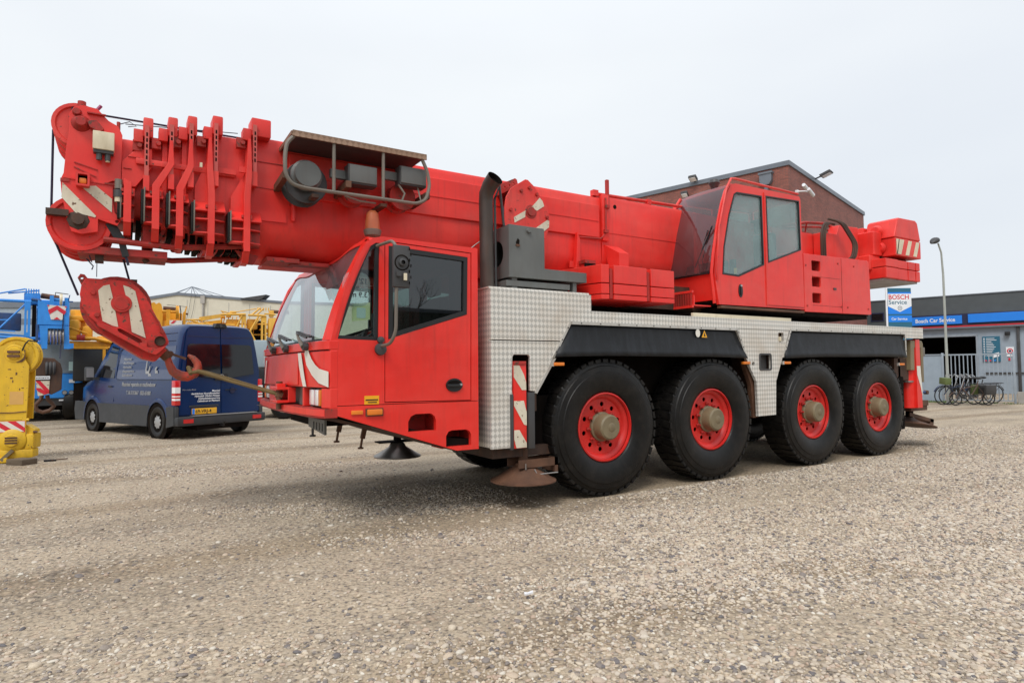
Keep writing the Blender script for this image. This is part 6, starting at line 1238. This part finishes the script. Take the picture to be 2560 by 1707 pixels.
for y in (1.2, 3.6, 5.2):
    for x in (-1.45, .45): MB().lathe([(.001, 0), (.3, 0), (.5, .02), (.54, .08), (.54, .32), (.001, .34)], (x, y, .54), 'x', rubber, 24).obj('wheel', bc_)
MB().box(-1.2, .6, 1.6, 7, .9, 2.1, blue, .05).box(-.2, .5, by+.8, 8, 2.55, 3.3, blue, .05).obj('boom', bc_)
m = MB(); m.prism([(-.17, 2.60), (.47, 2.60), (.47, 3.30), (.37, 3.30), (.36, 3.09), (.15, 3.09), (.15, 3.34), (.07, 3.34), (.06, 3.09), (-.17, 3.22)], 'y', 0, .05, blue, M=Matrix.Translation((bx, by, 0)))
m.box(-.17, -.13, .05, .6, 2.6, 3.25, blue, 0, Matrix.Translation((bx, by, 0))).box(.43, .47, .05, .6, 2.6, 3.3, blue, 0, Matrix.Translation((bx, by, 0)))
m.prism([(-.07, 2.0), (.04, 2.0), (.04, 2.49), (.06, 2.51), (.35, 2.51), (.38, 2.49), (.38, 2.0), (.50, 2.0), (.58, 2.02), (.58, 2.14), (.49, 2.14), (.47, 2.58), (-.13, 2.58), (-.10, 2.2)], 'y', 0, .4, blue, M=Matrix.Translation((bx, by, 0))); m.obj('boom_head', bc_)
MB().tube([(bx+.12, by+.08, 3.25), (bx+.30, by+.08, 3.24)], .04, blue, 10).obj('pulley_axle', bc_)
MB().lathe([(.06, -.02), (.15, -.03), (.16, 0), (.15, .03), (.06, .02), (.06, -.02)], (bx+.30, by+.08, 3.25), 'x', cream, 24).obj('guide_pulley', bc_)
for k in range(5): MB().lathe([(.001, -.022), (.17, -.03), (.20, -.022), (.185, 0), (.20, .022), (.001, .022)], (bx+.075+.068*k, by+.12, 2.30), 'x', steel, 20).obj('sheave', bc_)
ch = MB().prism([(.02, 3.10), (.42, 3.08), (.33, 2.73), (.10, 2.73)], 'y', -.02, -.002, white, M=Matrix.Translation((bx, by, 0))).obj('chevron_board', bc_)
for pp in ([(.035, 2.97), (.22, 3.09), (.41, 2.95), (.37, 2.86), (.22, 2.98), (.07, 2.86)], [(.15, 2.735), (.22, 2.80), (.29, 2.735)], [(.021, 3.098), (.03, 3.05), (.07, 3.095)], [(.418, 3.08), (.41, 3.03), (.37, 3.083)]): MB().prism(pp, 'y', -.026, -.021, signr, M=Matrix.Translation((bx, by, 0))).obj('red_chevron', ch)
m = MB(); m.tube([(bx+.36, by+.0, 3.20), (bx+.345, by-.03, 2.5), (bx+.31, by-.02, 2.0), (bx+.30, by-.2, 1.75)], .012, ropem, 5).tube([(bx+.18, by, 3.42), (bx+.45, by, 3.39)], .01, greyd, 5).tube([(bx+.18, by, 3.42), (bx+.18, by, 3.3)], .008, greyd, 5); m.obj('hoist_rope', bc_)
m = MB(); m.prism([(.44, 3.22), (.46, 3.22), (.49, 3.38), (.465, 3.37)], 'y', 0, .03, blued, M=Matrix.Translation((bx, by, 0))); m.box(bx+.45, bx+.55, by, by+.03, 3.19, 3.22, blued).box(bx-.2, bx-.15, by, by+.6, 2.2, 2.6, blued).box(bx-.28, bx-.2, by+.1, by+.8, 2.1, 3.1, dark).tube([(bx-.3, by+.05, 3.23), (bx-.10, by+.05, 3.2)], .035, blued, 8); m.obj('bracket', bc_)
MB().tube([(bx-.1, by+.4, 3.36), (bx+.25, by+.5, 3.33)], .07, rust, 10).obj('rope_drum', bc_)
m = MB(); q = Matrix.Translation((bx, by, 0))
for k in range(6): m.box(-.42+.05*k, -.395+.05*k, .2, .25, 3.36, 3.50, blue, 0, q)
m.box(-.45, -.12, .2, .5, 3.1, 3.40, blue, .03, q)
for p, r_ in ((((-1.6, .1, 3.17), (-.18, .1, 3.17)), .04), (((-1.6, .5, 3.2), (-.3, .5, 3.2)), .03), (((-1.6, .1, 2.30), (-.1, .1, 2.25)), .04), (((-1.6, .5, 2.42), (-.35, .5, 2.32)), .03), (((-1.05, .1, 2.30), (-.38, .1, 3.15)), .022), (((-1.3, .1, 3.15), (-1.9, .1, 2.3)), .022), (((-1.3, .1, 3.15), (-.9, .5, 2.6)), .016), (((-1.4, .1, 2.66), (-.7, .1, 2.70)), .016), (((-.75, .1, 3.35), (-.15, .3, 3.48)), .02), (((-.95, .1, 3.33), (-.42, .1, 3.48)), .02), (((-1.2, .1, 2.45), (-.6, .1, 2.42)), .016)): m.tube(list(p), r_, blue, 6, M=q)
m.prism([(-.43, 2.28), (-.31, 2.28), (-.31, 3.17), (-.43, 3.17)], 'y', .05, .1, blue, holes=[rrect(-.385, -.36, 2.4, 2.95, .01)], M=q).box(-1.2, -.5, .45, .6, 2.45, 2.9, blued, .03, q); m.obj('lattice_jib', bc_)
m = MB(); q = Matrix.Translation((-.02, -3.6, 0))
m.prism([(-.10, 1.77), (.20, 1.75), (.33, 1.62), (.37, 1.45), (.36, .98), (.16, .86), (-.07, 1.0), (-.19, 1.33), (-.17, 1.6)], 'y', .0, .28, brown, M=q); hk0 = m.obj('hook_block', bc_, bev=.02)
MB().prism([(-.15, 1.20), (.12, 1.20), (.11, .88), (-.10, .84)], 'y', -.02, -.002, whitew, M=q).obj('stripe_board', hk0)
for k in range(2): MB().prism([(-.15, 1.20-.17*k), (-.06, 1.20-.17*k), (.115, .98-.14*k if k < 1 else .90), (.11, .90) if k < 1 else (.02, .87), (.08, .89) if k < 1 else (-.10, .95)], 'y', -.026, -.021, signr, M=q).obj('red_stripe', hk0)
MB().box(-.17, .14, -.025, -.002, 1.22, 1.33, ink, 0, q).box(-.155, .125, -.03, -.026, 1.235, 1.315, signw, 0, q).obj('name_plate', hk0)
for s_ in ('BIG BROTHER S8 NR2',): text('plate_lettering', s_, .036, Matrix.Translation((-.02-.15, -3.632, 1.26)) @ Matrix(((1, 0, 0, 0), (0, 0, 1, 0), (0, 1, 0, 0), (0, 0, 0, 1))), ink, hk0, sx=.75, bold=.001)
MB().tube([(-.02, .14, .88), (-.04, .14, .75), (-.14, .14, .62), (-.12, .14, .50), (0, .14, .44), (.14, .14, .48), (.22, .14, .58), (.17, .14, .66), (.10, .14, .74), (.08, .14, .85)], .045, rust, 8, M=q).obj('hook', hk0)
for k in range(3): MB().lathe([(.001, -.02), (.21, -.03), (.23, 0), (.21, .03), (.001, .02)], (.04+.07*k, -3.45, 1.50), 'x', greyd, 20).obj('sheave', hk0)

# ================================================================== yellow cranes behind the van
yc = thing('yellow_crane', 'amber yellow mobile crane with pulley head seen above the blue van roof', 'mobile crane', (-3.3, 17.0, 0), R_(-3))
m = MB(); m.prism([(-.55, 2.6), (-.17, 2.6), (-.15, 3.30), (-.2, 3.50), (-.26, 3.55), (-.34, 3.50), (-.40, 3.56), (-.48, 3.52), (-.55, 3.55)], 'y', 0, .5, amber); m.box(-.06, .05, -.05, .1, 2.6, 3.34, amber).prism([(.39, 2.6), (.48, 2.6), (.48, 3.25), (.51, 3.45), (.49, 3.47), (.44, 3.3), (.40, 3.25)], 'y', -.05, .05, amber).box(-.2, .45, .05, .6, 2.5, 3.0, amber).box(-.5, .4, .6, 8, 2.3, 3.3, amber, .05); m.obj('boom_head', yc)
MB().tube([(-.17, .0, 3.28), (.28, .0, 3.27)], .045, amber, 10).tube([(.4, .0, 3.22), (.55, .0, 3.22)], .03, rust, 8).obj('pulley_axle', yc)
MB().lathe([(.04, -.02), (.19, -.03), (.215, -.05), (.22, -.04), (.20, 0), (.215, .04), (.04, .03), (.04, -.02)], (.25, 0, 3.26), 'x', amber, 28).obj('guide_pulley', yc)
MB().tube([(.31, .0, 3.48), (.34, -.01, 3.3), (.33, -.01, 2.98)], .016, ropem, 6).tube([(-.05, .1, 3.50), (.5, .05, 3.45)], .008, greyd, 5).tube([(-.15, .3, 3.40), (.20, .3, 3.38)], .07, rust, 10).obj('hoist_rope', yc)
MB().box(.03, .38, -.12, -.06, 2.85, 3.0, white).prism([(.06, 2.90), (.14, 2.99), (.22, 2.99), (.14, 2.90)], 'y', -.13, -.121, signr).obj('stripe_board', yc)
m = MB(); m.box(-2.75, -1.0, .5, 5, 1.0, 2.2, amber, .1).box(-2.7, .2, .6, 5, .4, 1.0, greyd).tube([(-2.7, 0, 2.44), (-1.9, 0, 2.40), (-1.35, 0, 2.26), (-.6, 0, 2.18)], .055, amber, 8).box(-2.55, -1.2, .05, .5, 2.12, 2.32, amber, .03).box(-2.55, -2.30, .0, .5, 2.35, 2.95, amber, .06).box(-2.25, -2.0, .1, .5, 2.35, 2.78, amber, .08).box(-2.6, -2.1, .3, .6, 2.95, 3.10, amber, .04).tube([(-2.5, 0, 2.15), (-1.0, -.05, 2.12)], .03, amber, 6).tube([(-2.35, .0, 2.42), (-2.15, .0, 2.42)], .09, redd, 10).tube([(-2.6, .0, 2.75), (-2.1, .0, 2.55)], .025, amber, 6).box(-1.9, -1.2, .3, .9, 2.2, 2.5, amber, .08).box(-2.6, -2.2, .6, 1.2, 2.6, 3.3, amber, .05); m.obj('carrier_body', yc)
m = MB(); m.box(-2.32, -1.50, -1.1, .2, 1.15, 2.08, black, .06).box(-2.3, -1.3, -1.0, .3, .35, 1.1, dark).box(-1.62, -1.55, -1.14, -1.1, 1.1, 2.05, amber).box(-2.3, -1.5, -1.12, -1.1, 2.06, 2.12, amber); m.obj('cab', yc)
for y in (.6, 2.4, 4.2): MB().lathe([(.001, 0), (.3, 0), (.5, .02), (.54, .08), (.54, .32), (.001, .34)], (-2.7, y, .54), 'x', rubber, 24).obj('wheel', yc)

lj = thing('lattice_jib', 'pale yellow folded lattice jib stacked between the van and the red cab', 'crane jib', (-3.3, 17.0, 0), R_(-5))
m = MB()
def T(p, q, r_=.025, y=0, y2=None): m.tube([(p[0], y, p[1]), (q[0], y if y2 is None else y2, q[1])], r_, paley, 6)
T((.49, 3.03), (.90, 3.05), .03); T((.60, 3.04), (1.05, 2.85), .03); T((1.0, 2.98), (1.3, 2.82), .03); T((.5, 2.9), (1.9, 2.9), .03); T((1.5, 3.23), (2.23, 3.26), .04); T((2.3, 3.24), (2.84, 3.23), .04); T((2.12, 3.24), (1.90, 2.70), .03); T((2.62, 3.2), (2.36, 2.7), .035); T((2.72, 3.2), (2.38, 2.78), .025); T((2.36, 2.72), (2.62, 2.2), .03); T((2.3, 2.22), (2.9, 2.15), .05); T((1.7, 3.28), (2.55, 3.46), .018); T((2.40, 3.24), (2.66, 3.48), .035); T((2.55, 3.24), (2.78, 3.48), .03); T((1.5, 3.34), (1.9, 3.25), .02); T((1.62, 3.22), (1.48, 3.36), .015); T((2.8, 3.3), (3.15, 3.28), .03); T((1.55, 2.7), (1.5, 3.22), .03, .3); T((1.5, 3.0), (2.1, 2.6), .025, .4); T((2.35, 3.15), (2.35, 2.2), .02, .5); T((2.5, 3.1), (2.5, 2.2), .02, .5)
rg = random.Random(21)
for k in range(7): x = .55+k*.13; T((x, 2.84), (x+.13, 3.02), .014, .1); T((x+.13, 2.84), (x, 3.02), .014, .35)
for k in range(6): x = 1.5+k*.12; T((x, 2.62), (x+.12, 3.20), .016, .2, .4)
for k in range(9): x = rg.uniform(1.3, 3.0); z = rg.uniform(2.3, 3.2); m.box(x, x+rg.uniform(.05, .16), rg.uniform(.05, .3), .45, z, z+rg.uniform(.04, .14), rg.choice([paley, amber]), .01)
T((.5, 2.96), (3.1, 2.98), .03, .45); T((1.4, 2.62), (3.1, 2.62), .03, .45); m.prism([(.85, 2.99), (1.5, 3.14), (1.5, 3.25), (.86, 3.13)], 'y', 0, .08, paley).prism([(1.0, 2.9), (1.5, 2.96), (1.5, 3.06), (1.1, 3.0)], 'y', .02, .3, amber)
m.prism([(2.70, 2.18), (2.87, 2.18), (2.87, 3.22), (2.70, 3.22)], 'y', 0, .05, paley, holes=[rrect(2.765, 2.815, 2.35, 3.0, .02)]).prism([(2.10, 2.6), (2.24, 2.6), (2.24, 3.22), (2.10, 3.22)], 'y', 0, .05, paley, holes=[rrect(2.15, 2.19, 2.7, 3.0, .02)])
m.box(2.93, 3.3, 0, .4, 2.25, 3.18, paley, .08).box(1.65, 2.05, .1, .4, 2.75, 3.1, amber, .05).box(2.28, 2.6, .1, .5, 2.78, 3.12, amber, .05).box(2.95, 3.1, .0, .2, 3.2, 3.42, paley, .03).box(1.75, 1.95, .0, .1, 3.24, 3.36, paley, .03)
for k in range(5): m.box(2.58+.085*k, 2.61+.085*k, .0, .04, 3.40, 3.50, paley)
m.obj('frame', lj)
MB().tube([(3.0, .2, 3.40), (3.6, .2, 3.38)], .06, rust, 10).box(2.3, 2.9, .55, .6, 2.25, 3.1, dark).obj('rope_drum', lj)
# grey truck hidden behind the red cab
gt = thing('parked_truck', 'pale grey vehicle mostly hidden behind the red cab front, one wheel visible', 'truck', (-1.0, 14.2, 0), math.atan2(-.4, .9))
MB().box(-.45, 2.6, 0, 4, 1.50, 2.30, pm('pale_grey_blue', (.30, .37, .40), .5, var=.05), .05).obj('body', gt); MB().box(-.4, 2.6, .03, 3.9, .35, 1.49, black, .05).obj('lower_body', gt); MB().box(-.43, -.2, -.02, .3, 1.1, 1.40, greyd, .03).obj('bumper', gt)
for x, y in ((.45, .0), (.45, 3.0)): w0 = MB().lathe([(.001, .03), (.15, .02), (.2, 0), (.33, .0), (.37, .05), (.37, .22), (.001, .24)], (x+.2, y-.3, .37), 'y', rubber, 24).obj('wheel', gt); MB().lathe([(.001, -.01), (.16, -.01), (.19, .01)], (x+.2, y-.3, .37), 'y', steel, 16).obj('wheel_rim', w0)

# ================================================================== hall and bare trees on the near side of the yard (seen mirrored in the cab glass)
sh = thing('storage_hall', 'long dark green ribbed storage hall across the yard behind the viewer', 'building', (-18, -24, 0), R_(-6))
gw_ = pm('green_ribbed_sheet', (.05, .065, .055), .55, var=.2)
m = MB(); m.box(0, 44, -8, 0, 0, 4.6, gw_); m.obj('wall', sh)
rb = MB().box(0, .12, 0, .06, .1, 4.5, gw_).obj('rib', sh); rb.location = (.2, .002, 0)
for k in range(1, 73):
    o = rb.copy(); COL.objects.link(o); o.location = (.2+.6*k, .002, 0)
MB().box(-.1, 44.1, -8.1, .1, 4.6, 4.8, fascia).obj('roof_edge', sh)
bark = pm('bark', (.06, .05, .04), .9, var=.3)
rg = random.Random(11)
def bare_tree(label, x, y, h):
    t = thing('bare_tree', label, 'tree', (x, y, 0), 0, 'bare trees behind the storage hall'); m = MB(); tw = MB()
    def br(mb, p, d, L, r, lv):
        q = p+d*L; mb.tube([p, (p+q)/2+Vector((rg.gauss(0, .04), rg.gauss(0, .04), 0))*L, q], [r, r*.8, r*.6], bark, 5 if lv < 2 else 3, cap=False)
        if lv < 4:
            for _ in range(3 if lv else 6): br(tw, q-d*L*rg.uniform(0, .5), (d+Vector((rg.gauss(0, .5), rg.gauss(0, .5), rg.uniform(0, .5)))).normalized(), L*rg.uniform(.5, .8), r*.55, lv+1)
    br(m, Vector((0, 0, 0)), Vector((0, 0, 1)), h*.4, .16, 0); m.obj('trunk', t); tw.obj('branches', t)
bare_tree('bare tree behind the storage hall roof, left one', -6, -35, 10); bare_tree('bare tree behind the storage hall roof, middle one', 4, -36, 11); bare_tree('bare tree behind the storage hall roof, right one', 12, -37, 9)
